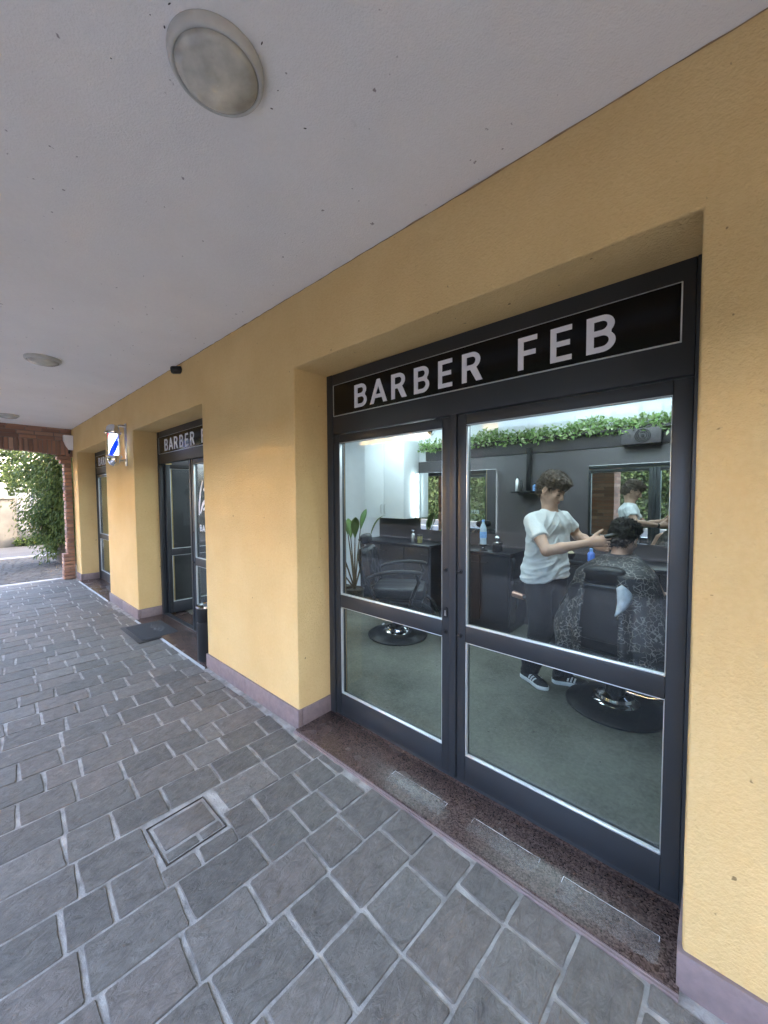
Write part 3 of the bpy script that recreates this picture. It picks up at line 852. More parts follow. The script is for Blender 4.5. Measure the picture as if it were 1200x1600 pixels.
def cut(O, d, n, sl, sh, ta, tb):
    # stop at the sill / plinth, leave the inspection cover free
    ymax = -0.052
    tb_lim = (ymax - O.y - n.y * (sl + sh) / 2) / d.y
    tb = min(tb, tb_lim)
    mt = tb - ta
    if mt <= .03: return []
    def inv(x, y):
        v = Vector((x, y)) - O; return v.dot(n), v.dot(d)
    cs = [inv(MH[i], MH[j]) for i in (0, 2) for j in (1, 3)]
    s0, s1 = min(c[0] for c in cs), max(c[0] for c in cs); t0, t1 = min(c[1] for c in cs), max(c[1] for c in cs)
    if sh <= s0 or sl >= s1 or tb <= t0 or ta >= t1: return [(sl, sh, ta, tb)]
    out = []
    if ta < t0 - .02: out.append((sl, sh, ta, t0 - .012))
    if tb > t1 + .02: out.append((sl, sh, t1 + .012, tb))
    if sl < s0 - .03: out.append((sl, s0 - .010, max(ta, t0 - .012), min(tb, t1 + .012)))
    if sh > s1 + .03: out.append((s1 + .010, sh, max(ta, t0 - .012), min(tb, t1 + .012)))
    return out
m = MB()
stones(m, PO, ANG, .1955, (.17, .31), -39, 26, -2.6, 0.15, .0092, .0125, lambda c: -8.92 < c.x < 3.4 and c.y > -2.35, cut)
m.build('paving', M['stone'], None, 25)
st(bpy.data.objects['paving'])
m = MB(); m.box((-9.14, -2.3, -0.09), (-8.985, -0.13, 0.004), .004); st(m.build('stone_strip', M['kerb'], None, 30))
m = MB(); m.box((-13.05, -4.4, -0.09), (-9.145, 12, -0.012)); st(m.build('forecourt_bed', M['bed'], None, 0))
m = MB()
stones(m, Vector((-13.0, -3)), R(62), .11, (.10, .19), -24, 60, -3.5, 9, .012, .012, lambda c: -12.95 < c.x < -9.22 and -3.5 < c.y < 3.0, None, .08, -0.004, .004)
st(m.build('forecourt_setts', M['setts'], None, 25))
m = MB(); m.box((-9.144, -4.39, -0.09), (8, -2.401, 0.0), .004); st(m.build('pavement', M['kerb'], None, 30))
# roads with kerb and a white edge line
m = MB(); m.box((-120, -13.2, -0.09), (90, -4.6, -0.05)); m.box((-16.45, -4.6, -0.09), (-13.25, 60, -0.0502)); st(m.build('road', M['asphalt'], None, 0))
m = MB(); m.box((-13.05, -4.6, -0.09), (40, -4.4, 0.0), .01); m.box((-13.25, -4.4, -0.09), (-13.05, 60, 0.0), .01); st(m.build('kerb', M['kerb'], None, 30))
m = MB(); m.box((-120, -9.0, -0.048), (90, -8.86, -0.046)); m.box((-120, -12.9, -0.048), (90, -12.78, -0.046)); st(m.build('road_marking', M['paint'], None, 0))

# inspection cover let into the paving
cov = thing('inspection_cover', (-1.777, -0.774, 0.0), 'square inspection cover inlaid with paving stone near the yellow pier', 'manhole cover')
x0, y0, x1, y1 = MH
m = MB(); t = .0035
for lo, hi in (((x0, y0), (x1, y0 + t)), ((x0, y1 - t), (x1, y1)), ((x0, y0 + t + .0003), (x0 + t, y1 - t - .0003)), ((x1 - t, y0 + t + .0003), (x1, y1 - t - .0003))):
    m.box((lo[0], lo[1], -.02), (hi[0], hi[1], .001), .001)
m.build('frame', simple('rusty_iron', (.045, .036, .030), .7, var=.3, scale=40), cov, 30)
m = MB(); m.box((x0 + .010, y0 + .010, -.02), (x1 - .010, y1 - .010, -.0035)); m.build('grout_tray', M['grout'], cov, 0)
m = MB()
for a, b, c, d_ in ((x0 + .024, y0 + .022, x1 - .075, y1 - .018), (x1 - .058, y0 + .014, x1 - .014, y1 - .115), (x1 - .058, y1 - .100, x1 - .014, y1 - .014)):
    m.box((a, b, -.012), (c, d_, .0005), .003)
m.build('stone_inlay', M['stone'], cov, 30)

# ================================================================ ARCADE FITTINGS
def ceiling_lamp(x, y, label):
    t = thing('ceiling_lamp', (x, y, H), label, 'lamp', 'round bulkhead lamps on the arcade ceiling')
    m = MB(); m.lathe([(.126, 0), (.128, -.008), (.126, -.020), (.121, -.028), (.115, -.030), (.111, -.027)], (x, y, H), 48, None, False)
    m.lathe([(.127, -.0005), (.05, -.001)], (x, y, H), 48, None, False)
    m.build('ring', M['lampring'], t, 60)
    m = MB(); m.lathe([(.1105, -.020), (.110, -.028), (.104, -.036), (.088, -.045), (.06, -.052), (.03, -.055), (.002, -.056)], (x, y, H), 48, None, False)
    m.build('diffuser', M['lampglass'], t, 80)
    return t
ceiling_lamp(-1.105, -0.872, 'large round ceiling lamp with an aged white ring, nearest of the row overhead')
ceiling_lamp(-4.515, -0.868, 'round white ceiling lamp halfway along the arcade, second from the camera')
ceiling_lamp(-7.95, -0.88, 'small far round ceiling lamp just in front of the brick arch')

t = thing('vent_pipe', (-3.77, 0, 2.675), 'short black pipe end sticking out high on the ochre wall under the ceiling', 'pipe')
m = MB(); m.lathe([(.026, .0), (.034, -.001), (.034, .07), (.030, .078), (.024, .07), (.024, .01)], (-3.77, -0.0005, 2.668), 24, (0, -1, -.25), False); m.build('pipe', M['rubber'], t, 50)
m = MB(); m.lathe([(.0235, .02), (.001, .021)], (-3.77, -0.0005, 2.668), 24, (0, -1, -.25), False); m.build('bore', M['blackplastic'], t)

t = thing('wall_light', (-8.80, 0, 2.40), 'white tapered outdoor wall light beside the brick arch', 'lamp')
m = MB()
for i, (z, w, d) in enumerate(((2.62, .055, .10), (2.50, .05, .11), (2.36, .022, .06))): pass
pr = [(-8.80, 2.60, .065, .13), (-8.80, 2.52, .062, .13), (-8.80, 2.42, .042, .10), (-8.80, 2.345, .020, .06)]
rings = []
for x, z, w, d in pr:
    rings.append([m.bm.verts.new(v) for v in ((x - w, -.001, z), (x + w, -.001, z), (x + w, -d, z), (x - w, -d, z))])
for a, b in zip(rings, rings[1:]):
    for i in range(4): m.bm.faces.new((a[i], a[(i + 1) % 4], b[(i + 1) % 4], b[i]))
m.bm.faces.new(rings[0]); m.bm.faces.new(rings[-1])
m.build('housing', M['cabwhite'], t, 20)
m = MB(); m.lathe([(.018, 0), (.02, .02), (.016, .05), (.008, .07)], (-8.80, -.045, 2.343), 16, (0, -.2, -1)); m.build('sensor', M['blackplastic'], t)

# lit barber pole on its wall bracket
px, py = -5.535, -0.135
t = thing('barber_pole', (px, 0, 1.87), 'lit red white and blue barber pole bracketed to the ochre pier', 'barber pole')
m = MB(); m.box((px - .035, -.012, 1.88), (px + .035, -.001, 2.40), .004); m.build('wall_plate', M['steel'], t)
m = MB(); m.tube([(px, -.012, 2.365), (px, -.06, 2.372), (px, -.10, 2.355), (px, py, 2.33)], .014, 10); m.build('bracket', M['steel'], t)
m = MB(); m.tube([(px, -.012, 1.955), (px, -.05, 1.945), (px, -.09, 1.955), (px, py + .04, 1.965)], .013, 10)
m.build('bracket', M['steel'], t)
c = (px, py, 0)
m = MB(); m.lathe([(.083, 2.262), (.086, 2.268), (.086, 2.285), (.070, 2.292), (.069, 2.315), (.062, 2.345), (.040, 2.368), (.012, 2.378), (.0, 2.379)], c, 32, None, False); m.build('top_cap', M['chrome'], t, 40)
m = MB(); m.lathe([(.083, 1.998), (.086, 1.992), (.086, 1.975), (.066, 1.966), (.066, 1.945), (.062, 1.915), (.044, 1.888), (.018, 1.874), (.0, 1.871)], c, 32, None, False); m.build('bottom_cap', M['chrome'], t, 40)
m = MB(); m.lathe([(.050, -.13), (.050, .13)], (0, 0, 0), 40, None, True)
cyl = m.build('spiral', M['pole'], t, 40, local=True); cyl.location = (0, py, 2.13 - 1.87)
m = MB(); m.lathe([(.067, 1.999), (.067, 2.261)], c, 40, None, False); m.lathe([(.0655, 2.261), (.0655, 1.999)], c, 40, None, False); m.build('glass_tube', M['clearglass'], t, 40)
m = MB()
for k in range(4):
    a = k * math.pi / 2 + .5; m.cyl((px + .073 * math.cos(a), py + .073 * math.sin(a), 1.999), (px + .073 * math.cos(a), py + .073 * math.sin(a), 2.261), .0035, None, 8)
m.build('tie_rods', M['chrome'], t)

# doormat
t = thing('doormat', (-4.72, -0.02, 0.002), 'dark rubber doormat lying across the sill of the open shop door', 'doormat')
m = MB(); m.box((-5.065, -.243, .0035), (-4.388, .196, .012), .003); m.build('border', M['rubber'], t)
m = MB(); m.box((-5.02, -.20, .0122), (-4.43, .155, .017), .002); m.build('pile', M['mat'], t)
m = MB()
for k in range(11):
    a = R(-150 + 12 * k); 
    for q in range(3):
        r0_, r1_ = .035 + q * .035, .062 + q * .035
        m.tube([(-4.76 + r0_ * math.cos(a) * 1.5, -.03 - r0_ * math.sin(a), .0172), (-4.76 + r1_ * math.cos(a) * 1.5, -.03 - r1_ * math.sin(a), .0172)], .004, 6, .5)
m.build('moulded_pattern', simple('worn_rubber', (.09, .09, .09), .8), t)

# bin by the open door
bx, by = -3.485, .055
t = thing('ashtray_bin', (bx, by, 0.014), 'slim black bin with a chrome top standing at the open shop door', 'bin')
m = MB(); m.lathe([(.078, .014), (.080, .02), (.080, .36), (.074, .365), (.074, .372)], (bx, by, 0), 32, None, True); m.build('body', M['blackplastic'], t, 40)
m = MB(); m.lathe([(.079, .374), (.080, .376), (.080, .49), (.072, .495)], (bx, by, 0), 32, None, False); m.build('neck', M['blackmetal'], t, 40)
m = MB(); m.lathe([(.083, .496), (.087, .502), (.085, .515), (.066, .521), (.058, .512), (.03, .508), (.001, .507)], (bx, by, 0), 32, None, False); m.build('rim', M['chrome'], t, 40)

# ================================================================ OUTSIDE THE ARCH
def limb(mb, p, d, L, r, n=6, bend=(0, 0, 0), wob=.12, rng=random):
    p = Vector(p); d = Vector(d).normalized(); pts = [p.copy()]; rs = [r]
    for i in range(n):
        d = (d + Vector(bend) / n + Vector((rng.uniform(-wob, wob), rng.uniform(-wob, wob), rng.uniform(-wob, wob)))).normalized()
        p = p + d * L / n; pts.append(p.copy()); rs.append(r * (1 - .8 * (i + 1) / n))
    mb.tube(pts, rs, 6)
    return pts

# weeping evergreen in a wooden tub
tx, ty = -11.35, 0.42
t = thing('wooden_planter', (tx, ty, 0), 'weathered wooden tub planter under the drooping shrub', 'planter')
m = MB()
for k in range(4):
    z = k * .115
    for lo, hi in (((tx - .36, ty - .36, z), (tx + .36, ty - .325, z + .110)), ((tx - .36, ty + .325, z), (tx + .36, ty + .36, z + .110)), ((tx - .36, ty - .3245, z), (tx - .325, ty + .3245, z + .110)), ((tx + .325, ty - .3245, z), (tx + .36, ty + .3245, z + .110))):
        m.box(lo, hi, .004)
m.build('boards', M['planter'], t)
m = MB(); m.box((tx - .32, ty - .32, .3), (tx + .32, ty + .32, .41)); m.build('soil', M['earth'], t, 0)

t = thing('weeping_shrub', (tx, ty, 0.41), 'tall drooping light green evergreen shrub growing in a wooden tub', 'shrub')
m = MB()
limb(m, (tx, ty, .38), (0, -.05, 1), 2.3, .06, 8, (0, 0, 0), .08)
P, D = [], []
rng = random.Random(3)
for k in range(330):
    zz = rng.uniform(.55, 2.75)
    a = rng.uniform(0, 2 * math.pi)
    out = rng.uniform(.45, 1.05) * (1.0 if zz > 1.2 else .75)
    d = Vector((math.cos(a), math.sin(a) - .28, rng.uniform(.1, 1.0)))
    mb_ = m if k % 6 == 0 else MB()
    pts = limb(mb_, (tx, ty, zz), d, out * 1.25, .010, 7, (0, -.1, rng.uniform(-2.4, -1.2)), .16, rng)
    if k % 6: mb_.bm.free()
    for i in range(len(pts) - 1):
        for q in range(24):
            f = rng.random(); c_ = pts[i].lerp(pts[i + 1], f)
            sp = .05 + .05 * i / 7
            P.append(c_ + Vector((rng.gauss(0, sp), rng.gauss(0, sp), rng.gauss(0, sp) - .02))); dd = (pts[i + 1] - pts[i]).normalized(); D.append((dd.x, dd.y, dd.z - .4))
m.build('branches', M['bark'], t)
leaves('foliage', [tuple(p) for p in P], .075, M['shrub'], t, None, .34, None, RNG, D)

def tree(x, y, h, cr, n, label, mat, size, seed, low=.25):
    rg = random.Random(seed); nr = np.random.default_rng(seed)
    t = thing('tree', (x, y, -0.09), label, 'tree', 'trees beyond the garden wall')
    m = MB(); limb(m, (x, y, -.1), (0, 0, 1), h * .8, .05 + h * .018, 8, (0, 0, 0), .06, rg)
    P = []
    for k in range(26):
        a = rg.uniform(0, 6.28); z = h * rg.uniform(low, .95); rad = cr * math.sqrt(max(.05, 1 - ((z / h - .55) / .5) ** 2))
        c = Vector((x + math.cos(a) * rad * rg.uniform(.3, .9), y + math.sin(a) * rad * rg.uniform(.3, .9), z))
        limb(m, (x, y, z * .7), c - Vector((x, y, z * .7)), (c - Vector((x, y, z * .7))).length, .03, 5, (0, 0, 0), .1, rg)
        s = cr * rg.uniform(.22, .42)
        q = nr.normal(size=(n // 26, 3)); q /= np.linalg.norm(q, axis=1)[:, None]; q *= (s * nr.uniform(.3, 1, len(q)) ** .5)[:, None]
        P.append(q + np.array(c))
    m.build('trunk', M['bark'], t)
    leaves('crown', np.concatenate(P), size, mat, t, None, .55, None, nr)
    return t
tree(-18.6, -2.6, 4.6, 1.5, 5200, 'bushy green tree behind the grey garden wall at the left edge', M['farleaf'], .16, 5)
tree(-19.5, 0.9, 6.0, 1.9, 5200, 'taller tree rising behind the white gate and the drooping shrub', M['farleaf'], .17, 6)
tree(-22.5, -0.6, 5.2, 2.0, 4200, 'dark tree standing farther back beyond the garden wall', M['hedge'], .18, 8)
tree(-20.5, 4.2, 5.5, 2.1, 4200, 'broad tree behind the far end of the garden wall', M['farleaf'], .18, 9)

t = thing('garden_wall', (-16.75, 0, -0.09), 'long low grey rendered garden wall across the side road', 'wall')
m = MB(); m.box((-16.9, -14, -.09), (-16.65, -0.22, 1.46), .01); m.box((-16.9, 1.9, -.09), (-16.65, 40, 1.46), .01); m.box((-16.88, -.2195, -.09), (-16.66, 1.8995, .42), .01); m.build('render', M['gardenwall'], t)
m = MB(); m.box((-16.95, -14, 1.4605), (-16.60, -.22, 1.53), .01); m.box((-16.95, 1.9, 1.4605), (-16.60, 40, 1.53), .01); m.build('coping', M['kerb'], t)
t = thing('white_gate', (-16.75, .8, .42), 'white panelled gate set in the grey garden wall', 'gate')
m = MB(); m.box((-16.80, -.215, .423), (-16.74, 1.895, 1.64), .006); m.build('panel', M['whitegate'], t)
m = MB()
for k in range(6):
    m.box((-16.738, -.19 + .35 * k, .46), (-16.728, .10 + .35 * k, 1.60), .004)
m.build('raised_panels', M['whitegate'], t)
m = MB(); m.box((-16.735, 1.80, .95), (-16.69, 1.83, 1.12), .006); m.build('handle', M['steel'], t)
P = np.stack([RNG.uniform(-16.62, -16.45, 1500), RNG.uniform(-.3, 2.5, 1500), RNG.uniform(-.05, .35, 1500) * RNG.uniform(.3, 1, 1500)], 1)
tag(leaves('verge_plants', P, .10, M['shrub'], None, (-16.5, .9, -.09), .4), 'low leafy weeds along the foot of the white gate', 'plants', None, 'stuff')

def house(x0, y0, x1, y1, h, label, mat, face, name='house'):
    t = thing(name, ((x0 + x1) / 2, (y0 + y1) / 2, -0.09), label, 'house')
    m = MB(); m.box((x0, y0, -.09), (x1, y1, h), .02); m.build('walls', mat, t)
    m = MB(); cx_ = (x0 + x1) / 2
    a = [m.bm.verts.new(v) for v in ((x0 - .4, y0 - .4, h + .002), (x1 + .4, y0 - .4, h + .002), (x1 + .4, y1 + .4, h + .002), (x0 - .4, y1 + .4, h + .002), (cx_, y0 + 1, h + 1.6), (cx_, y1 - 1, h + 1.6))]
    for f in ((0, 1, 4), (1, 2, 5, 4), (2, 3, 5), (3, 0, 4, 5), (3, 2, 1, 0)): m.bm.faces.new([a[i] for i in f])
    m.build('roof', M['roof'], t, 0)
    for z in (.9, 3.6):
        if z + 1.4 > h: continue
        if face == 'y':
            xx_ = x0 + 1.2
            while xx_ + 1.2 < x1:
                m = MB(); m.box((xx_, y1 - .02, z), (xx_ + 1.0, y1 + .03, z + 1.3), .01); w = m.build('window', M['whitegate'], t)
                m = MB(); m.box((xx_ + .08, y1 + .0305, z + .08), (xx_ + .92, y1 + .04, z + 1.22)); m.build('pane', M['window'], w, 0)
                xx_ += 2.6
        else:
            yy_ = y0 + 1.0
            while yy_ + 1.2 < y1:
                m = MB(); m.box((x1 - .02, yy_, z), (x1 + .03, yy_ + 1.0, z + 1.3), .01); w = m.build('window', M['whitegate'], t)
                m = MB(); m.box((x1 + .0305, yy_ + .08, z + .08), (x1 + .04, yy_ + .92, z + 1.22)); m.build('pane', M['window'], w, 0)
                yy_ += 2.6
    return t
house(-36, -6, -28, 8, 5.6, 'pale house half hidden by the trees beyond the garden wall', M['whitewall'], 'x')
house(-30, -30, -15, -19, 8.2, 'yellow house across the front road, mirrored in the shop window', M['yellowhouse'], 'y')

# tall hedge across the front road (seen in the shop mirrors and panes)
t = thing('hedge', (-8, -14.2, -0.09), 'tall clipped dark hedge across the front road, seen in the shop mirror', 'hedge')
n = 42000
hx = RNG.uniform(-34, 9, n); face_ = RNG.random(n)
hz = np.where(face_ < .8, RNG.uniform(-.05, 4.2, n), 4.2 + RNG.normal(0, .06, n)); hy = np.where(face_ < .8, -13.55 + .12 * np.sin(hx * 1.7) + .1 * np.sin(hz * 2.3 + hx) + RNG.normal(0, .09, n), RNG.uniform(-14.6, -13.55, n))
leaves('foliage', np.stack([hx, hy, hz], 1), .20, M['hedge'], t, None, .6)
m = MB(); m.box((-34, -14.6, -.09), (9, -13.72, 4.12)); m.build('shade_core', M['hedgecore'], t, 0)  # solid dark core; shade between the leaves put into its colour

# ================================================================ SHOP INTERIOR
def added_panel_light(x, y, label):  # unseen fixtures, added to light the room and its ceiling
    t = thing('added_pendant_panel', (x, y, 2.6), label, 'added light', 'added light panels under the shop ceiling')
    m = MB(); yy = y - .305
    for lo, hi in (((x - .62, y - .32), (x + .62, y - .29)), ((x - .62, y + .29), (x + .62, y + .32)), ((x - .62, y - .2895), (x - .59, y + .2895)), ((x + .59, y - .2895), (x + .62, y + .2895))):
        m.box((lo[0], lo[1], 2.40), (hi[0], hi[1], 2.435), .002)
    m.build('frame', M['cabwhite'], t, 30)
    m = MB(); m.box((x - .588, y - .288, 2.403), (x + .588, y + .288, 2.432)); m.build('diffuser', M['panel'], t, 0)
    for q in (-.605, .605):
        m = MB(); m.cyl((x + q, y, 2.4355), (x + q, y, 2.6), .002, None, 6); m.build('cable', M['steel'], t)
for x, where in ((-0.7, 'over the barber and his client'), (-2.9, 'over the empty barber chair')):
    added_panel_light(x, 0.95, 'added white panel light hanging by the door glass ' + where)
    added_panel_light(x, 2.15, 'added white panel light hanging near the ivy wall ' + where)  # back row added to brighten the ivy and the mirror image
added_panel_light(-5.0, 1.5, 'added white panel light hanging from the shop ceiling inside the open door')
added_panel_light(-7.4, 1.5, 'added white panel light hanging from the shop ceiling behind the farthest door')

YB = 2.864
def wall_mirror(xa, xb, z0, z1, label, yaw=0.0):
    t = thing('wall_mirror', ((xa + xb) / 2, YB, z0), label, 'mirror', 'backlit mirrors on the dark wall')
    ym = YB - .045
    m = MB(); m.box((xa, ym, z0), (xb, ym + .006, z1), .001); m.build('mirror_glass', M['mirror'], t, 0)
    m = MB(); m.box((xa + .012, ym + .0065, z0 + .012), (xb - .012, ym + .03, z1 - .012)); m.build('backing', M['blackplastic'], t, 0)
    for lo, hi in (((xa + .03, z0 + .03), (xa + .04, z1 - .03)), ((xb - .04, z0 + .03), (xb - .03, z1 - .03)), ((xa + .041, z1 - .04), (xb - .041, z1 - .03)), ((xa + .041, z0 + .03), (xb - .041, z0 + .04))):
        m = MB(); m.box((lo[0], ym + .031, lo[1]), (hi[0], YB - .022, hi[1])); m.build('led_strip', M['led'], t, 0)
    t.rotation_euler[2] = yaw
    return t
wall_mirror(-3.10, -2.005, 1.03, 1.80, 'large backlit mirror reflecting the hedge and road behind the empty chair')
m2 = wall_mirror(-1.02, -0.05, 1.03, 1.785, 'backlit mirror reflecting the barber in the white shirt', R(-3.0))
t = thing('light_bar', (-3.13, YB, 1.2), 'upright white light bar at the left edge of the large mirror', 'lamp')
m = MB(); m.box((-3.158, YB - .075, 1.185), (-3.106, YB - .001, 1.80), .004); m.build('housing', M['cabwhite'], t)
m = MB(); m.box((-3.150, YB - .079, 1.195), (-3.114, YB - .0755, 1.79), .001); m.build('diffuser', M['led'], t, 0)

# white wall cabinet
t = thing('wall_cabinet', (-3.53, 2.87, 1.18), 'white two door wall cupboard hanging over the black counter', 'cabinet')
m = MB(); m.box((-3.90, 2.56, 1.182), (-3.17, 2.870, 2.235), .003); m.build('carcass', M['cabwhite'], t, 30)
for a, b, hx_ in ((-3.898, -3.536, -3.565), (-3.532, -3.172, -3.505)):
    m = MB(); m.box((a, 2.538, 1.184), (b, 2.5595, 2.233), .003); d = m.build('door', M['cabwhite'], t, 30)
    m = MB(); m.tube([(hx_, 2.538, 1.25), (hx_, 2.515, 1.255), (hx_, 2.515, 1.365), (hx_, 2.538, 1.37)], .005, 8); m.build('handle', M['steel'], d)

def counter(xa, xb, label, doors):
    t = thing('work_counter', ((xa + xb) / 2, 2.65, 0.012), label, 'counter', 'black counters along the back wall')
    m = MB(); m.box((xa + .01, 2.43, .10), (xb - .01, 2.868, .845), .003); m.build('carcass', M['counter'], t, 30)
    m = MB(); m.box((xa + .03, 2.47, .0125), (xb - .03, 2.86, .0995)); m.build('toe_kick', M['blackplastic'], t, 0)
    m = MB(); m.box((xa, 2.395, .8455), (xb, 2.8685, .875), .004); m.build('worktop', M['counter'], t, 30)
    w = (xb - xa - .04) / doors
    for k in range(doors):
        m = MB(); m.box((xa + .02 + k * w + .003, 2.411, .11), (xa + .02 + (k + 1) * w - .003, 2.4295, .835), .003); d = m.build('door', M['counter'], t, 30)
        m = MB(); xh = xa + .02 + (k + (.85 if k % 2 == 0 else .15)) * w; m.tube([(xh - .05, 2.411, .76), (xh - .045, 2.392, .76), (xh + .045, 2.392, .76), (xh + .05, 2.411, .76)], .004, 8); m.build('handle', M['blackmetal'], d)
    return t
counter(-3.90, -2.66, 'glossy black counter under the white wall cupboard', 3)
counter(-2.35, -1.64, 'black counter carrying the water bottle beside the barber', 2)
counter(-1.18, 0.45, 'black counter under the mirror in front of the seated client', 4)

def bottle(name, x, y, z, prof, label, cat, bodymat, cap=None, band=None):
    t = thing(name, (x, y, z), label, cat)
    m = MB(); m.lathe(prof, (x, y, z), 24, None, True); m.build('body', bodymat, t, 50)
    if cap:
        m = MB(); m.lathe(cap[0], (x, y, z), 20, None, True); m.build('cap', cap[1], t, 50)
    if band:
        m = MB(); m.lathe(band[0], (x, y, z), 24, None, False); m.build('label', band[1], t, 60)
    return t
ZC = .8755
bottle('water_bottle', -2.0, 2.5, ZC + .0715, [(.036, 0), (.038, .01), (.036, .06), (.038, .07), (.038, .14), (.036, .17), (.030, .20), (.016, .232), (.014, .25)], 'clear plastic water bottle with a blue label on a black stand', 'bottle', M['bottle'], ([(.0155, .2505), (.0155, .272), (.013, .274)], M['lightblue']), ([(.0385, .07), (.0388, .072), (.0388, .138), (.0385, .14)], M['lightblue']))
t = thing('bottle_stand', (-2.0, 2.5, ZC), 'small round black stand under the water bottle', 'stand')
m = MB(); m.lathe([(.045, 0), (.047, .01), (.02, .02), (.018, .045), (.05, .055), (.056, .07), (.05, .071)], (-2.0, 2.5, ZC), 28); m.build('body', M['blackplastic'], t, 45)
m = MB(); m.lathe([(.0185, .022), (.021, .03), (.0185, .04)], (-2.0, 2.5, ZC), 24, None, False); m.build('ring', M['chrome'], t, 60)
t = thing('perfume_flask', (-1.83, 2.5, ZC), 'square black flask with a silver ball stopper beside the water bottle', 'bottle')
m = MB(); m.box((-1.872, 2.458, ZC), (-1.788, 2.542, ZC + .10), .01, 3); m.build('body', M['blackplastic'], t)
m = MB(); m.lathe([(.018, .1005), (.012, .11), (.012, .12), (.026, .135), (.030, .15), (.026, .166), (.010, .176), (.0, .177)], (-1.83, 2.5, ZC), 24, None, False); m.build('stopper', M['chrome'], t, 60)
bottle('pump_dispenser', -3.065, 2.6, ZC, [(.026, 0), (.028, .006), (.027, .10), (.018, .115), (.012, .12)], 'chrome pump dispenser standing on the counter under the cupboard', 'dispenser', M['steel'], ([(.011, .1205), (.010, .15), (.024, .152), (.022, .165)], M['chrome']))
bottle('tin_cup', -2.955, 2.6, ZC, [(.034, 0), (.036, .004), (.036, .085), (.034, .086)], 'olive green tin with a black lid beside the pump dispenser', 'tin', M['amber'], ([(.037, .0865), (.037, .105), (.035, .107)], M['blackplastic']))
bottle('spray_bottle', -0.905, 2.5, ZC, [(.030, 0), (.032, .008), (.032, .07), (.022, .085), (.014, .09)], 'bright blue bottle on the counter between barber and client', 'bottle', M['blue'], ([(.015, .0905), (.015, .118), (.012, .12)], M['lightblue']))
t = thing('brush_bowl', (-1.10, 2.52, ZC), 'small dark bowl with a pale brush on the counter behind the barber', 'bowl')
m = MB(); m.lathe([(.035, 0), (.055, .04), (.058, .06), (.053, .058), (.03, .01)], (-1.10, 2.52, ZC), 24, None, True); m.build('bowl', M['blackplastic'], t, 50)
m = MB(); m.lathe([(.045, .045), (.04, .065), (.02, .078), (.0, .08)], (-1.10, 2.52, ZC), 20, None, False); m.build('foam', simple('foam', (.5, .42, .25), .8), t, 50)

# shelf with bottles
t = thing('wall_shelf', (-1.63, 2.86, 1.53), 'short black wall shelf on an upright rail behind the barber', 'shelf')
m = MB(); m.box((-1.775, 2.70, 1.515), (-1.485, 2.8645, 1.537), .003); m.build('board', M['counter'], t)
m = MB(); m.box((-1.655, 2.84, 1.5375), (-1.605, 2.8645, 2.02), .003); m.build('rail', M['counter'], t)
for x, h, r_, lab, mt_ in ((-1.735, .17, .020, 'slim grey bottle, left end of the wall shelf', M['steel']), (-1.69, .125, .018, 'short dark bottle on the wall shelf beside the slim grey one', M['blackplastic']), (-1.535, .085, .026, 'small pale blue jar, right end of the wall shelf', M['lightblue'])):
    bottle('shelf_bottle', x, 2.79, 1.5375, [(r_, 0), (r_, h * .72), (r_ * .45, h * .82), (r_ * .45, h * .86)], lab, 'bottle', mt_, ([(r_ * .5, h * .865), (r_ * .5, h), (r_ * .4, h + .002)], M['blackplastic']))

# hair dryer hanging at the end of the counter
t = thing('hair_dryer', (-1.56, 2.42, .50), 'copper and black hair dryer hanging from its cord at the counter end', 'hair dryer')
m = MB(); m.cyl((-1.60, 2.40, .47), (-1.48, 2.36, .465), .034, .028, 20); m.build('barrel', M['copper'], t)
m = MB(); m.cyl((-1.478, 2.3595, .465), (-1.44, 2.347, .463), .020, .024, 16); m.build('nozzle', M['blackplastic'], t)
m = MB(); m.tube([(-1.56, 2.39, .44), (-1.565, 2.39, .36), (-1.575, 2.395, .31)], [.016, .015, .012], 10); m.build('handle', M['blackplastic'], t)
m = MB(); m.tube([(-1.575, 2.395, .31), (-1.58, 2.40, .22), (-1.60, 2.41, .16), (-1.64, 2.40, .20), (-1.62, 2.40, .5), (-1.60, 2.39, .8), (-1.60, 2.40, .86)], .004, 6); m.build('cord', M['blackplastic'], t)
t = thing('tool_holder', (-1.59, 2.44, .60), 'black hook rail with clipper tools on the side of the counter', 'holder')
m = MB(); m.box((-1.6295, 2.40, .56), (-1.60, 2.62, .60), .004); m.build('rail', M['blackmetal'], t)
m = MB(); m.tube([(-1.60, 2.44, .585), (-1.56, 2.43, .58), (-1.53, 2.41, .60), (-1.535, 2.40, .64)], .006, 8); m.build('hook', M['chrome'], t)
m = MB(); m.box((-1.62, 2.375, .70), (-1.575, 2.3945, .84), .01, 3); m.build('clipper', M['blackplastic'], t)

# fan unit and small camera high on the wall
t = thing('wall_fan_unit', (-.58, 2.86, 1.96), 'dark boxed fan unit on the panelled wall under the ivy', 'fan')
m = MB(); m.box((-.73, 2.74, 1.955), (-.42, 2.8645, 2.098), .008); m.build('housing', M['darkwall'], t)
m = MB()
for r_ in (.055, .042, .028): m.lathe([(r_, 0), (r_ + .004, .004), (r_ + .007, 0)], (-.56, 2.7395, 2.028), 32, (0, -1, 0), False)
m.lathe([(.016, 0), (.016, .006), (.001, .007)], (-.56, 2.7395, 2.028), 20, (0, -1, 0), False); m.build('grille', M['blackmetal'], t, 50)
t = thing('dome_camera', (-2.98, 2.60, 2.36), 'small white dome camera on the wall above the cupboard', 'camera')
m = MB(); m.lathe([(.05, 0), (.05, .02), (.045, .025)], (-2.98, 2.899, 2.36), 24, (0, -1, 0)); m.build('mount', M['cabwhite'], t, 40)
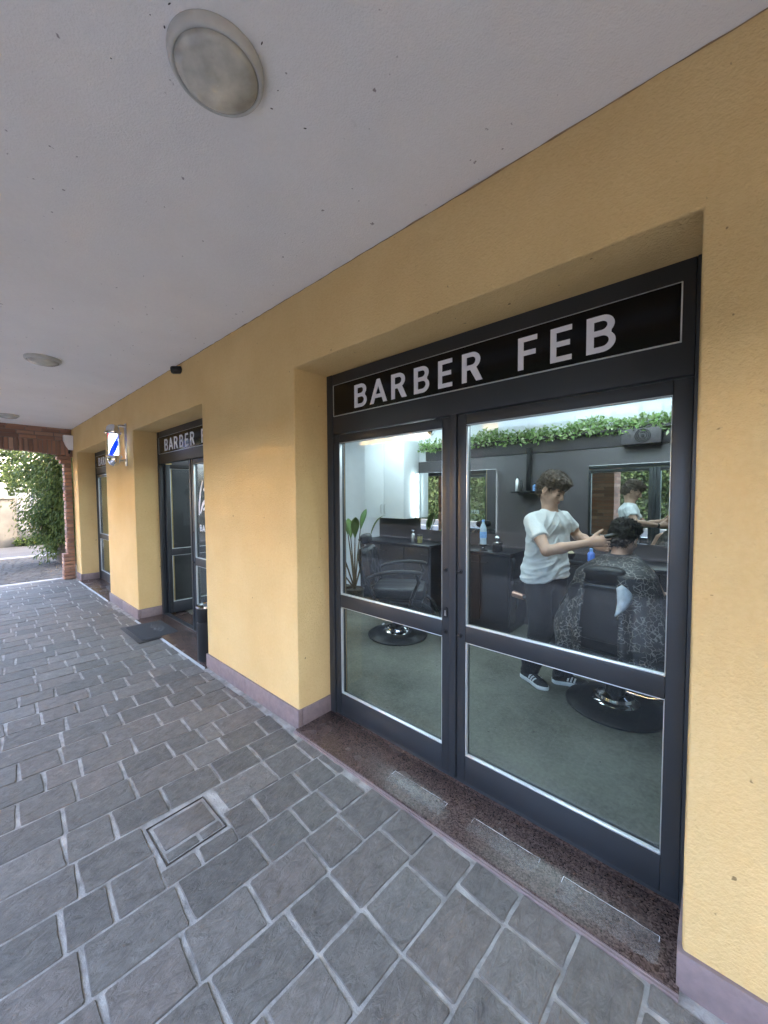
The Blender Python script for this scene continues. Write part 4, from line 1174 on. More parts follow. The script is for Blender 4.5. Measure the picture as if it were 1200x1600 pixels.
m = MB(); m.lathe([(.036, .0255), (.034, .042), (.022, .056), (.0, .062)], (-2.98, 2.899, 2.36), 24, (0, -1, 0), False); m.build('lens_dome', M['blackplastic'], t, 60)

# ivy along the top of the dark panelling
n = 6200
ix = RNG.uniform(-3.08, 2.5, n)
hgt = .115 + .035 * np.sin(ix * 5.1) + .03 * np.sin(ix * 11.7 + 1)
iz = 2.13 + RNG.random(n) ** .8 * hgt - .035
over = RNG.random(n) < .32
iy = np.where(over, RNG.uniform(2.73, 2.80, n), RNG.uniform(2.79, 2.87, n))
iz = np.where(over, 2.12 + RNG.uniform(-.06, .10, n), iz)
t = thing('ivy_garland', (-.3, 2.83, 2.128), 'long artificial ivy garland running along the top of the dark wall', 'garland')
m = MB(); m.tube([(-3.05 + .25 * i, 2.83 + .01 * math.sin(i), 2.140 + .01 * math.sin(i * 1.7)) for i in range(23)], .009, 6); m.build('stem', M['bark'], t)
leaves('foliage', np.stack([ix, iy, iz], 1), .044, M['ivy'], t, None, .55, (0, -.25, .25))

# potted plant with broad leaves
gx, gy = -3.62, 2.05
t = thing('potted_plant', (gx, gy, 0.012), 'potted plant with tall broad green leaves behind the empty barber chair', 'plant')
m = MB(); m.lathe([(.10, .012), (.125, .25), (.135, .27), (.125, .275), (.115, .25)], (gx, gy, 0), 28, None, True); m.build('pot', M['pot'], t, 40)
stm = MB(); lf = MB()
for k, (a, lean, L, ll, w) in enumerate(((200, .10, .72, .52, .085), (150, .22, .66, .45, .075), (255, .25, .60, .48, .08), (320, .16, .70, .46, .075), (30, .24, .70, .50, .07), (95, .14, .78, .46, .07), (225, .36, .42, .42, .075), (285, .30, .46, .40, .07))):
    dv = Vector((math.cos(R(a)), math.sin(R(a)), 0))
    p0 = Vector((gx, gy, .26)); p1 = p0 + dv * lean * .5 + Vector((0, 0, L * .6)); p2 = p0 + dv * lean * .9 + Vector((0, 0, L))
    stm.tube([p0, p1, p2], [.012, .010, .006], 6)
    sdv = Vector((-dv.y, dv.x, 0)); up = Vector((0, 0, 1)); N_ = 9
    prev = None
    for i in range(N_ + 1):
        f = i / N_
        c = p2 + dv * (.14 * ll * f + .55 * ll * f * f * lean * 2) + up * (ll * (f - .35 * f * f * (1 + lean)))
        ww = w * .72 * math.sin(math.pi * min(1, .05 + f * .95)) ** 1.05
        nrm = (up * .25 + dv * -.97)
        row = [lf.bm.verts.new(c - sdv * ww + dv * .3 * ww), lf.bm.verts.new(c), lf.bm.verts.new(c + sdv * ww + dv * .3 * ww)]
        if prev:
            for q in (0, 1): lf.bm.faces.new((prev[q], prev[q + 1], row[q + 1], row[q]))
        prev = row
stm.build('stems', M['bark'], t)
lo_ = lf.build('foliage', M['palm'], t, 180)
so = lo_.modifiers.new('Solidify', 'SOLIDIFY'); so.thickness = .002

# ---- barber chairs
def superbox(mb, c, half, n=5.0, cuts=10, fn=None, rot=None, piv=None):
    bm2 = bmesh.new(); bmesh.ops.create_cube(bm2, size=2.0)
    bmesh.ops.subdivide_edges(bm2, edges=bm2.edges[:], cuts=cuts, use_grid_fill=True)
    vm = {}
    for v in bm2.verts:
        p = v.co; k = (abs(p.x) ** n + abs(p.y) ** n + abs(p.z) ** n) ** (1 / n)
        q = p / k
        q = Vector((q.x * half[0], q.y * half[1], q.z * half[2]))
        if fn: q = fn(q, p)
        q = q + Vector(c)
        if rot is not None: q = rot @ (q - Vector(piv)) + Vector(piv)
        vm[v] = mb.bm.verts.new(q)
    for f in bm2.faces: mb.bm.faces.new([vm[v] for v in f.verts])
    bm2.free()

def make_chair(loc, rz, label):
    t = thing('barber_chair', loc, label, 'barber chair', 'barber chairs in the shop', rz)
    B_ = lambda mb, n, mt_, s=40, p=t: mb.build(n, mt_, p, s, local=True)
    m = MB(); m.lathe([(.300, 0), (.312, .004), (.314, .016), (.300, .028), (.268, .032), (.262, .038), (.20, .046), (.15, .052)], (0, 0, 0), 64); b = B_(m, 'base', M['blackmetal'])
    m = MB(); m.lathe([(.148, .0525), (.135, .066), (.118, .072), (.112, .090), (.085, .102), (.066, .110)], (0, 0, 0), 48); B_(m, 'collar', M['chrome'], 40, b)
    m = MB(); m.lathe([(.062, .1105), (.060, .25), (.045, .255), (.044, .37)], (0, 0, 0), 32); B_(m, 'column', M['blackmetal'])
    m = MB(); m.box((-.235, -.25, .371), (.235, .27, .432), .015, 3); m.box((-.27, -.05, .380), (-.236, .15, .425), .01); m.box((.236, -.05, .380), (.27, .15, .425), .01); B_(m, 'seat_frame', M['blackmetal'])
    def seatfn(q, p):
        if p.z > .99: q.z -= .012 * (abs(math.sin(q.x * 22)) ** .4 * .5 + abs(math.sin(q.y * 22 + .5)) ** .4 * .5 - 1) * -1
        return q
    m = MB(); superbox(m, (0, .03, .495), (.25, .27, .065), 6, 14, seatfn); B_(m, 'seat', M['leather'], 60)
    tilt = Matrix.Rotation(R(9), 3, 'X'); pv = (0, -.24, .55)
    def tuft(q, p):
        wz = 1 + .10 * (q.z / .22); q.x *= 1.06 - .10 * (q.z / .22) ** 2
        if p.y > .99:
            u, v = q.x / .095, q.z / .095
            d = max(abs(math.sin((u + v) * math.pi / 2)), .0) * max(abs(math.sin((u - v) * math.pi / 2)), .0)
            q.y += .020 * (d ** .5) - .006
        return q
    m = MB(); superbox(m, (0, -.255, .755), (.215, .055, .205), 5, 26, tuft, tilt, pv); br = B_(m, 'backrest', M['leather'], 70)
    m = MB(); superbox(m, (0, -.325, .755), (.20, .016, .19), 6, 8, None, tilt, pv); B_(m, 'back_shell', M['blackplastic'], 50, br)
    m = MB(); m.box((-.02, -.29, .93), (.02, -.275, 1.03), .004, rot=tilt, piv=pv); B_(m, 'headrest_post', M['steel'])
    m = MB(); superbox(m, (0, -.262, 1.035), (.125, .052, .055), 3.2, 10, None, tilt, pv); B_(m, 'headrest', M['leather'], 70)
    for s in (-1, 1):
        m = MB(); m.tube([(s * .285, -.27, .655), (s * .30, -.18, .700), (s * .305, -.05, .728), (s * .305, .10, .738), (s * .30, .24, .733), (s * .297, .29, .722)], [.016, .024, .028, .029, .027, .016], 12, .75); a = B_(m, 'armrest', M['leather'], 60)
        m = MB(); m.tube([(s * .30, .22, .715), (s * .30, .25, .64), (s * .285, .20, .53), (s * .262, .16, .41)], [.014, .018, .018, .016], 10); B_(m, 'arm_support', M['blackmetal'], 60, a)
        m = MB(); m.tube([(s * .285, -.26, .65), (s * .268, -.235, .55), (s * .255, -.18, .42)], [.014, .016, .016], 10); B_(m, 'rear_support', M['blackmetal'], 60, a)
    m = MB()
    for s in (-1, 1): m.tube([(s * .17, .27, .40), (s * .17, .36, .34), (s * .16, .44, .22), (s * .15, .52, .15)], [.017, .018, .017, .015], 10)
    m.tube([(-.17, .44, .22), (.17, .44, .22)], .012, 10); f = B_(m, 'footrest_arms', M['blackmetal'], 60)
    m = MB(); m.box((-.20, .47, .115), (.20, .68, .140), .01, 3, rot=Matrix.Rotation(R(14), 3, 'X')); B_(m, 'footrest', M['steel'])
    m = MB(); m.tube([(.07, -.02, .14), (.20, -.05, .15), (.36, -.08, .21), (.40, -.085, .25)], [.010, .010, .011, .013], 10); B_(m, 'pump_lever', M['chrome'], 60)
    return t
ch1 = make_chair((-2.555, 1.66, .012), R(-58), 'empty black tufted barber chair standing left of the door mullion')
ch2 = copy_tree(ch1); ch2.location = (-.53, 1.61, .012); ch2.rotation_euler[2] = R(-2); [h for h in ch2.children if h.name.startswith('headrest') and 'post' not in h.name][0].location.z = -.045; ch2['label'] = 'black barber chair with the client seated in it, seen from behind'

# ================================================================ PEOPLE (signed-distance bodies meshed with surface nets)
V3 = lambda p: np.array(p, np.float32)
class SDF:
    def __init__(s, lo, hi, h):
        s.lo = V3(lo); s.h = h; s.n = np.ceil((V3(hi) - s.lo) / h).astype(int) + 1
        s.F = np.full(tuple(s.n), 0.5, np.float32)
    def _op(s, fn, lo, hi, k, op):
        a = np.clip(np.floor((V3(lo) - k - .02 - s.lo) / s.h).astype(int), 0, s.n); b = np.clip(np.ceil((V3(hi) + k + .02 - s.lo) / s.h).astype(int) + 1, 0, s.n)
        if (b <= a).any(): return
        X, Y, Z = np.meshgrid(*[s.lo[i] + s.h * np.arange(a[i], b[i], dtype=np.float32) for i in range(3)], indexing='ij')
        d = fn(X, Y, Z)
        sl = tuple(slice(a[i], b[i]) for i in range(3)); A = s.F[sl]
        if op == 'add':
            if k > 0:
                q = np.clip(.5 + .5 * (A - d) / k, 0, 1); s.F[sl] = A + (d - A) * q - k * q * (1 - q)
            else: s.F[sl] = np.minimum(A, d)
        else:
            d = -d
            if k > 0:
                q = np.clip(.5 - .5 * (A - d) / k, 0, 1); s.F[sl] = A + (d - A) * q + k * q * (1 - q)
            else: s.F[sl] = np.maximum(A, d)
    def cap(s, a, b, ra, rb=None, k=.02, op='add', cut=None):
        a, b = V3(a), V3(b); rb = ra if rb is None else rb; ab = b - a; L2 = float(ab @ ab) + 1e-12
        def fn(X, Y, Z):
            t = np.clip(((X - a[0]) * ab[0] + (Y - a[1]) * ab[1] + (Z - a[2]) * ab[2]) / L2, 0, 1)
            d = np.sqrt((X - a[0] - t * ab[0]) ** 2 + (Y - a[1] - t * ab[1]) ** 2 + (Z - a[2] - t * ab[2]) ** 2) - (ra + (rb - ra) * t)
            if cut is not None:
                p, n = V3(cut[0]), V3(cut[1]); n = n / np.linalg.norm(n)
                d = np.maximum(d, (X - p[0]) * n[0] + (Y - p[1]) * n[1] + (Z - p[2]) * n[2])
            return d
        r = max(ra, rb); s._op(fn, np.minimum(a, b) - r, np.maximum(a, b) + r, k, op)
    def ell(s, c, r, B=None, k=.02, op='add'):
        c, r = V3(c), V3(r); B = np.eye(3, dtype=np.float32) if B is None else np.asarray(B, np.float32)   # rows: axes
        def fn(X, Y, Z):
            q = [(X - c[0]) * B[i, 0] + (Y - c[1]) * B[i, 1] + (Z - c[2]) * B[i, 2] for i in range(3)]
            k0 = np.sqrt(sum((q[i] / r[i]) ** 2 for i in range(3))); k1 = np.sqrt(sum((q[i] / r[i] ** 2) ** 2 for i in range(3))) + 1e-6
            return k0 * (k0 - 1) / k1
        R_ = max(r); s._op(fn, c - R_, c + R_, k, op)
    def plane(s, p, n):
        p, n = V3(p), V3(n); n = n / np.linalg.norm(n)
        X, Y, Z = np.meshgrid(*[s.lo[i] + s.h * np.arange(s.n[i], dtype=np.float32) for i in range(3)], indexing='ij')
        s.F = np.maximum(s.F, (X - p[0]) * n[0] + (Y - p[1]) * n[1] + (Z - p[2]) * n[2])
    def mesh(s):
        F = s.F; S = F < 0; n = s.n
        nc = n - 1
        acc = np.zeros((*nc, 3), np.float32); cnt = np.zeros(tuple(nc), np.float32)
        off = [(0, 0), (0, 1), (1, 0), (1, 1)]
        for ax in range(3):
            o1, o2 = [q for q in range(3) if q != ax]
            for (u, v) in off:
                s0 = [None] * 3; s0[ax] = slice(0, nc[ax]); s0[o1] = slice(u, u + nc[o1]); s0[o2] = slice(v, v + nc[o2])
                s1 = list(s0); s1[ax] = slice(1, nc[ax] + 1)
                A, Bq = F[tuple(s0)], F[tuple(s1)]
                m_ = (A < 0) != (Bq < 0)
                t = np.where(m_, A / np.where(m_, A - Bq, 1), 0)
                cnt += m_
                acc[..., ax] += t * m_; acc[..., o1] += u * m_; acc[..., o2] += v * m_
        act = cnt > 0
        idx = np.full(tuple(nc), -1, np.int64); idx[act] = np.arange(act.sum())
        ii = np.argwhere(act)
        V = s.lo + s.h * (ii + acc[act] / cnt[act][:, None])
        Q = []
        for ax in range(3):
            o1, o2 = (ax + 1) % 3, (ax + 2) % 3
            s0 = [slice(1, nc[q]) for q in range(3)]; s0[ax] = slice(0, nc[ax]); s1 = list(s0); s1[ax] = slice(1, nc[ax] + 1)
            A, Bq = S[tuple(s0)], S[tuple(s1)]
            e = np.argwhere(A != Bq); st_ = [1, 1, 1]; st_[ax] = 0; e = e + np.array(st_)
            if not len(e): continue
            flip = Bq[tuple((e - np.array(st_)).T)]
            def at(d1, d2):
                q = e.copy(); q[:, o1] -= d1; q[:, o2] -= d2; return idx[tuple(q.T)]
            f = np.stack([at(0, 0), at(1, 0), at(1, 1), at(0, 1)], 1)
            f[flip] = f[flip][:, ::-1]
            Q.append(f)
        Q = np.concatenate(Q); Q = Q[(Q >= 0).all(1)]
        return V, Q
    def build(s, name, mat, parent, disp=None, sm=1):
        V, Q = s.mesh()
        E_ = np.concatenate([Q[:, [0, 1]], Q[:, [1, 2]], Q[:, [2, 3]], Q[:, [3, 0]]])
        for _ in range(sm):
            a = np.zeros_like(V); c = np.zeros(len(V)); np.add.at(a, E_[:, 0], V[E_[:, 1]]); np.add.at(c, E_[:, 0], 1)
            ok = c > 0; V[ok] = V[ok] * .5 + .5 * a[ok] / c[ok][:, None]
        N = np.zeros_like(V); fn = np.cross(V[Q[:, 2]] - V[Q[:, 0]], V[Q[:, 3]] - V[Q[:, 1]])
        for i in range(4): np.add.at(N, Q[:, i], fn)
        N /= np.linalg.norm(N, axis=1)[:, None] + 1e-12
        if disp is not None: V = V + N * disp(V, N)[:, None]
        o = arr_mesh(name, V, Q, mat, parent, 180)
        return o, V, N
def nrm(v): v = V3(v); return v / np.linalg.norm(v)
def frame(fwd, up=(0, 0, 1)):
    f = nrm(fwd); r = nrm(np.cross(f, V3(up))); u = np.cross(r, f); return r, f, u

def head(s, C, fwd, up=(0, 0, 1), neck=None):
    r, f, u = frame(fwd, up); B = np.stack([r, f, u]); H_ = lambda x, y, z: V3(C) + r * x + f * y + u * z
    s.ell(H_(0, -.012, .03), (.073, .092, .086), B, .01)
    s.ell(H_(0, .028, -.035), (.057, .062, .075), B, .03)
    s.ell(H_(0, .062, -.094), (.024, .02, .016), B, .03)
    for q in (-1, 1):
        s.cap(H_(q * .052, -.005, -.055), H_(q * .02, .06, -.098), .014, .012, .025)
        s.ell(H_(q * .038, .062, -.022), (.022, .018, .018), B, .02)
        s.ell(H_(q * .031, .090, .001), (.016, .012, .009), B, .012, 'sub')
        s.ell(H_(q * .031, .074, .0), (.013, .013, .011), B, .004)
        s.cap(H_(q * .014, .090, .017), H_(q * .044, .080, .018), .006, .005, .012)
        s.ell(H_(q * .0765, -.006, -.008), (.008, .019, .031), B, .006)
        s.ell(H_(q * .081, -.002, -.006), (.006, .010, .018), B, .004, 'sub')
        s.ell(H_(q * .011, .098, -.036), (.008, .010, .007), B, .006)
    s.cap(H_(0, .089, .010), H_(0, .108, -.030), .0075, .0105, .012)
    s.ell(H_(0, .086, -.060), (.022, .010, .006), B, .006)
    s.ell(H_(0, .084, -.070), (.019, .010, .006), B, .006)
    s.ell(H_(0, .095, -.0655), (.022, .004, .0018), B, .003, 'sub')
    if neck is not None: s.cap(H_(0, -.032, -.05), neck, .046, .051, .022)
    return H_, B

def hand(s, W, d, n, tv, curl=(20, 30, 25), thumb=(.62, .70, .25), sc=1.0, spread=.06):
    d = nrm(d); n = V3(n); n = nrm(n - d * (n @ d)); tv_ = np.cross(d, n); tv_ = nrm(tv_ if tv_ @ V3(tv) > 0 else -tv_)
    W = V3(W); tips = []
    def rot(a_deg, v): a = math.radians(a_deg); return nrm(v * math.cos(a) + n * math.sin(a)) if True else v
    for i, (o, kl, L, rd) in enumerate(((.029, .088, (.043, .026, .021), .0088), (.010, .093, (.048, .030, .022), .009), (-.010, .088, (.044, .028, .021), .0086), (-.028, .080, (.034, .021, .019), .0076))):
        K = W + d * kl * sc + tv_ * o * sc
        s.cap(W + tv_ * o * .55 * sc + d * .01, K, .0145 * sc, .0115 * sc, .014)
        p = K; a = 0; dd = nrm(d + tv_ * spread * (1.5 - i))
        for j in range(3):
            a += curl[j] + (i * 4 if j == 0 else 0)
            q = p + nrm(dd * math.cos(R(a)) + n * math.sin(R(a))) * L[j] * sc
            s.cap(p, q, rd * sc * (1 - .06 * j), rd * sc * (.94 - .07 * j), .004); p = q
        tips.append(p)
    s.cap(W + d * .02, W + d * .07 * sc - n * .0, .020 * sc, .022 * sc, .02)
    b = W + d * .022 * sc + tv_ * .020 * sc
    d1 = nrm(d * thumb[0] + tv_ * thumb[1] + n * thumb[2]); d2 = nrm(d1 + d * .35)
    q1 = b + d1 * .046 * sc; q2 = q1 + d2 * .032 * sc; q3 = q2 + d2 * .024 * sc
    s.cap(b, q1, .015 * sc, .0115 * sc, .014); s.cap(q1, q2, .0112 * sc, .0098 * sc, .005); s.cap(q2, q3, .0098 * sc, .0075 * sc, .004)
    tips.append(q3)
    return tips

def vnoise(V, f, seed):
    rg = np.random.default_rng(seed); o = np.zeros(len(V))
    for k in range(7):
        w = rg.normal(size=3) * f; o += np.sin(V @ w + rg.uniform(0, 6.28))
    return o / 7

def tufts(name, V, N, mat, parent, n, size, flow, lift=.35, aspect=.13, seed=1, keep=None):
    rg = np.random.default_rng(seed)
    idx = rg.integers(0, len(V), n * 2)
    if keep is not None: idx = idx[keep(V[idx])]
    idx = idx[:n]
    P, NN = V[idx], N[idx]
    fl = flow(P); fl = fl - NN * (fl * NN).sum(1)[:, None]
    fl /= np.linalg.norm(fl, axis=1)[:, None] + 1e-6
    return leaves(name, P - NN * .003, size, mat, parent, None, aspect, None, rg, fl + NN * lift)

def shoe(parent, heel, toe, z0=0.012, wid=.047):
    heel, toe = Vector(heel), Vector(toe); ax = (toe - heel).to_2d(); L = ax.length; ax = ax / L; lat = Vector((-ax.y, ax.x))
    wf = lambda t: wid * (1 - .14 * math.exp(-((t - .42) / .16) ** 2)) * min(1, (max(1e-4, t) / .10) ** .5, (max(1e-4, 1 - t) / .22) ** .55)
    hf = lambda t: .028 + (.075 if t < .25 else .075 - .052 * min(1, (t - .25) / .55) ** .8) * (min(1, t / .05) ** .3) * min(1, (1 - t) / .10) ** .5
    P = lambda t, w, z: (heel.x + ax.x * L * t + lat.x * w, heel.y + ax.y * L * t + lat.y * w, z0 + z)
    m = MB(); rings = []
    for i in range(25):
        t = .004 + .992 * i / 24; w = wf(t) * 1.07; rock = .012 * max(0, (t - .75) / .25) ** 2
        rings.append([m.bm.verts.new(P(t, w * s_, z)) for s_, z in ((-.9, rock), (-1, .008 + rock), (-1.0, .026 + rock * .5), (-.86, .031 + rock * .4), (.86, .031 + rock * .4), (1.0, .026 + rock * .5), (1, .008 + rock), (.9, rock))])
    for a, b in zip(rings, rings[1:]):
        for k in range(8): m.bm.faces.new((a[k], a[(k + 1) % 8], b[(k + 1) % 8], b[k]))
    m.bm.faces.new(rings[0]); m.bm.faces.new(rings[-1][::-1])
    so_ = None
    up = MB(); rings = []
    sec = lambda t, th, e=0: P(t, (wf(t) * .96 + e) * math.cos(th), .026 + (hf(t) - .026 + e) * math.sin(th) ** .8)
    for i in range(25):
        t = .012 + .97 * i / 24
        rings.append([up.bm.verts.new(sec(t, math.pi * k / 12)) for k in range(13)])
    for a, b in zip(rings, rings[1:]):
        for k in range(12): up.bm.faces.new((a[k], a[k + 1], b[k + 1], b[k]))
    up.bm.faces.new(rings[0]); up.bm.faces.new(rings[-1][::-1])
    sh = up.build('shoe', M['shoe'], parent, 60)
    m.build('sole', M['sole'], sh, 50)
    for side in (0, 1):
        for q in range(3):
            st_ = MB(); row = []
            for k in range(7):
                th = .12 + .95 * k / 6; th = math.pi - th if side else th
                tt = .40 + .085 * q + .05 * k / 6
                row.append([st_.bm.verts.new(sec(tt + dt, th, e)) for dt, e in ((0, .001), (.045, .001), (.045, .0022), (0, .0022))])
            for a, b in zip(row, row[1:]):
                for k in range(4): st_.bm.faces.new((a[k], a[(k + 1) % 4], b[(k + 1) % 4], b[k]))
            st_.bm.faces.new(row[0]); st_.bm.faces.new(row[-1])
            st_.build('stripe', M['sole'], sh, 0)
    return sh

# ---------------- the barber
bar = thing('person', (-1.0, 1.62, 0.012), 'young barber standing in white T-shirt and black trousers, clipping the seated client', 'person')
Fd = nrm((.93, -.36, 0)); Rt = nrm(np.cross(Fd, (0, 0, 1))); UP = V3((0, 0, 1))
Pc = V3((-1.02, 1.60, 0))
BL = lambda x, y, z: Pc + Rt * x + Fd * y + UP * z
shR, elR, wrR = V3((-1.065, 1.425, 1.315)), V3((-.898, 1.27, 1.112)), V3((-.672, 1.42, 1.172))
shL, elL, wrL = V3((-.935, 1.765, 1.325)), V3((-.862, 1.87, 1.170)), V3((-.672, 1.635, 1.128))
neckB = V3((-.985, 1.595, 1.375))
HC = V3((-.966, 1.575, 1.535)); HF = nrm((.88, -.26, -.44))
b = SDF((-1.42, 1.0, 0.0), (-.42, 2.12, 1.74), .0052)
HB, HBB = head(b, HC, HF, (0, 0, 1), neckB)
b.cap(neckB, BL(0, .02, 1.30), .050, .075, .03)
b.cap(BL(-.12, .02, 1.30), BL(.12, .02, 1.30), .035, .035, .03)
b.cap(BL(-.09, .02, 1.22), BL(.09, .02, 1.22), .085, .085, .06); b.cap(BL(-.07, .01, 1.02), BL(.07, .01, 1.02), .085, .085, .08); b.cap(BL(-.07, 0, .9), BL(.07, 0, .9), .09, .09, .08)
for sh_, el, wr in ((shR, elR, wrR), (shL, elL, wrL)):
    b.cap(sh_, sh_ * .4 + el * .6, .033, .041, .02); b.cap(sh_ * .4 + el * .6, el, .041, .036, .02)
    mid = el * .65 + wr * .35; b.cap(el, mid, .037, .036, .012); b.cap(mid, wr, .036, .024, .02)
hipR, knR, anR = BL(.085, 0, .88), BL(.085, .045, .47), V3((-1.135, 1.607, .09)); hipL, knL, anL = BL(-.085, 0, .88), V3((-.93, 1.70, .47)), V3((-.905, 1.715, .09))
for a1, a2, a3 in ((hipR, knR, anR), (hipL, knL, anL)):
    b.cap(a1, a2, .075, .055, .04); b.cap(a2, a3, .052, .036, .02)
hand(b, wrR, nrm((.88, .40, .16)), (-.25, .93, -.25), (0, 0, 1), (20, 36, 26), (.72, .62, .15))
hand(b, wrL, nrm((.86, -.42, .06)), (-.30, -.90, .1), (0, 0, 1), (20, 35, 28), (.7, .6, .3))
b.build('body', M['skin'], bar)
# lips and brows
lp = SDF(HC - .16, HC + .16, .003); lp.ell(HB(0, .0925, -.0615), (.019, .0065, .004), HBB, .002); lp.ell(HB(0, .0905, -.0695), (.016, .0065, .004), HBB, .002); lp.build('lips', M['lip'], bar)
for q in (-1, 1):
    e = SDF(HC - .16, HC + .16, .003); e.cap(HB(q * .016, .0925, .022), HB(q * .048, .079, .024), .0042, .003, .003); e.build('eyebrow', M['hairbrown'], bar)
    e = SDF(HC - .16, HC + .16, .003); e.cap(HB(q * .018, .0875, -.005), HB(q * .045, .0815, -.006), .0036, .0026, .002); e.build('eyelashes', M['hairblack'], bar)

def hairdo(parent, C, H_, B_, mat, seed, fringe, side, top, curl, ntuft, L):
    h = SDF(C - .20, C + .20, .004)
    h.ell(H_(0, -.016, .030), (.0785 + side, .099, .086), B_, .0)
    h.ell(H_(0, -.005, .085), (.080 + side, .098, .045 + top), B_, .03)
    h.ell(H_(0, -.075, .0), (.062 + side, .045, .070), B_, .03)
    h.ell(H_(0, -.062, -.055), (.050, .040, .035), B_, .03)
    for q in (-1, 0, 1): h.ell(H_(q * .035, .062, .080 + top * .4), (.034, .036 + fringe * .5, .026 + top * .3), B_, .02)
    for q in (-.8, -.2, .45): h.ell(H_(q * .05, .078, .060 - fringe * .3), (.018, .016, .018 + fringe * .4), B_, .014)
    h.ell(H_(0, .115, -.055), (.095, .098, .092), B_, .012, 'sub')
    for q in (-1, 1): h.ell(H_(q * .085, .004, -.022), (.032, .028, .042), B_, .008, 'sub')
    h.ell(H_(0, -.03, -.12), (.2, .2, .045), B_, .01, 'sub')
    D_ = lambda V, N: .0055 * vnoise(V, 62, seed) + .005 * vnoise(V, 120, seed + 1) + curl * vnoise(V, 85, seed + 2)
    o, V, N = h.build('hair', mat, parent, D_, 1)
    fx = np.array(B_[1]); uz = np.array(B_[2]); rg = np.random.default_rng(seed)
    def flow(P):
        q = (P - C); t = q @ uz
        f = np.where(t[:, None] > .05, fx * .8 + rg.normal(size=P.shape) * .7, -uz + rg.normal(size=P.shape) * .35 + fx * .2)
        return f
    tufts('hair_locks', V, N, mat, o, ntuft, L, flow, .22, .085, seed)
    return o
hairdo(bar, HC, HB, HBB, M['hairbrown'], 11, .006, .000, .014, .006, 4200, .026)

# T-shirt
sh = SDF((-1.42, 1.18, .78), (-.55, 2.0, 1.46), .0055)
sh.cap(BL(-.105, .03, 1.27), BL(.105, .03, 1.27), .096, .096, .0); sh.cap(BL(-.085, .025, 1.12), BL(.085, .025, 1.12), .104, .104, .08)
sh.cap(BL(-.078, .01, .97), BL(.078, .01, .97), .108, .108, .08); sh.cap(BL(-.09, .0, .84), BL(.09, .0, .84), .119, .119, .08)
sh.cap(BL(-.13, .02, 1.31), BL(.13, .02, 1.305), .042, .042, .06)
sh.cap(neckB + V3((0, 0, -.025)), BL(0, .02, 1.29), .064, .095, .06)
for s_, e_, f_ in ((shR, elR, .62), (shL, elL, .60)):
    ec = s_ + (e_ - s_) * f_
    sh.cap(s_ + (BL(0, .02, 1.30) - s_) * .06 + V3((0, 0, -.012)), e_, .058, .067, .03, 'add', (ec, e_ - s_))
sh.plane(BL(0, 0, .860) + Rt * .0, (-.10 * Rt[0], -.10 * Rt[1], -1))
tn = nrm(HC - neckB)
sh.cap(neckB + tn * .02 + Fd * .012, neckB + tn * .15 + Fd * .06, .055, .072, .006, 'sub')
def ridge(V):
    q = V - Pc; a, f_, z = q @ Rt, q @ Fd, q[:, 2]
    W = np.stack([(a + .9 * (z - 1.1) * np.sign(a)) * 30, f_ * 16, (z - .5 * np.abs(a)) * 10], 1)
    n1 = vnoise(W, 1.0, 41); n2 = vnoise(np.stack([z * 42 + a * 14, a * 9, f_ * 9], 1), 1.0, 43)
    r1 = np.clip(1 - np.abs(n1) * 3.2, 0, 1) ** 1.5; r2 = np.clip(1 - np.abs(n2) * 3.4, 0, 1) ** 1.5
    lo = np.clip((1.10 - z) / .14, 0, 1)
    return r1 * (1 - .5 * lo) + r2 * lo - .35
def folds(V, N):
    q = V - Pc; lat = q @ Rt; z = q[:, 2]; w = np.clip((1.12 - z) / .25, 0, 1)
    return w * (.008 * np.sin(z * 62 + lat * 22 + 2 * np.sin(lat * 12)) * (.5 + .5 * np.sin(lat * 19 + 1)) + .007 * vnoise(V, 24, 4)) + .008 * vnoise(V, 30, 5) * np.clip(1.32 - z, 0, .1) * 10 + .003 * vnoise(V, 48, 8) + .0075 * ridge(V)
sh.build('t_shirt', M['tshirt'], bar, folds, 2)
# trousers
tr = SDF((-1.42, 1.25, .05), (-.65, 2.0, .98), .006)
tr.cap(BL(-.075, 0, .85), BL(.075, 0, .85), .104, .104, .0)
for a1, a2, a3 in ((hipR, knR, anR), (hipL, knL, anL)):
    tr.cap(a1, a2, .098, .082, .03); tr.cap(a2, a3 * 1.0 - UP * .03, .082, .072, .03)
tr.plane((0, 0, .085), (0, 0, -1)); tr.plane((0, 0, .882), (0, 0, 1))
tr.build('trousers', M['trousers'], bar, lambda V, N: .006 * vnoise(V, 28, 9) + .004 * np.sin(V[:, 2] * 46 + 3 * vnoise(V, 9, 3)) * np.clip((.5 - V[:, 2]) / .3, 0, 1), 2)
shoe(bar, (-1.20, 1.645, 0), (-.948, 1.495, 0)); shoe(bar, (-.985, 1.690, 0), (-.735, 1.775, 0))
m = MB(); dv = Vector(wrL - elL).normalized(); m.tube([Vector(wrL) - dv * .035, Vector(wrL) - dv * .032, Vector(wrL) - dv * .015, Vector(wrL) - dv * .012], [.026, .0295, .0285, .025], 20); m.build('wristband', M['rubber'], bar, 50)
# clipper in the right hand
t = thing('hair_clipper', (-.585, 1.475, 1.18), 'black hair clipper held against the client\'s hair', 'clipper')
a = Vector(wrR) + Vector((.068, .052, .036)); dcl = Vector((.85, .38, .22)).normalized()
m = MB(); m.tube([a - dcl * .02, a, a + dcl * .05, a + dcl * .095, a + dcl * .10], [.014, .021, .019, .022, .018], 14, .8); m.build('body', M['blackplastic'], t, 50)
m = MB(); m.tube([a + dcl * .1005, a + dcl * .118], [.017, .014], 8, .45); m.build('blade', M['steel'], t, 30)

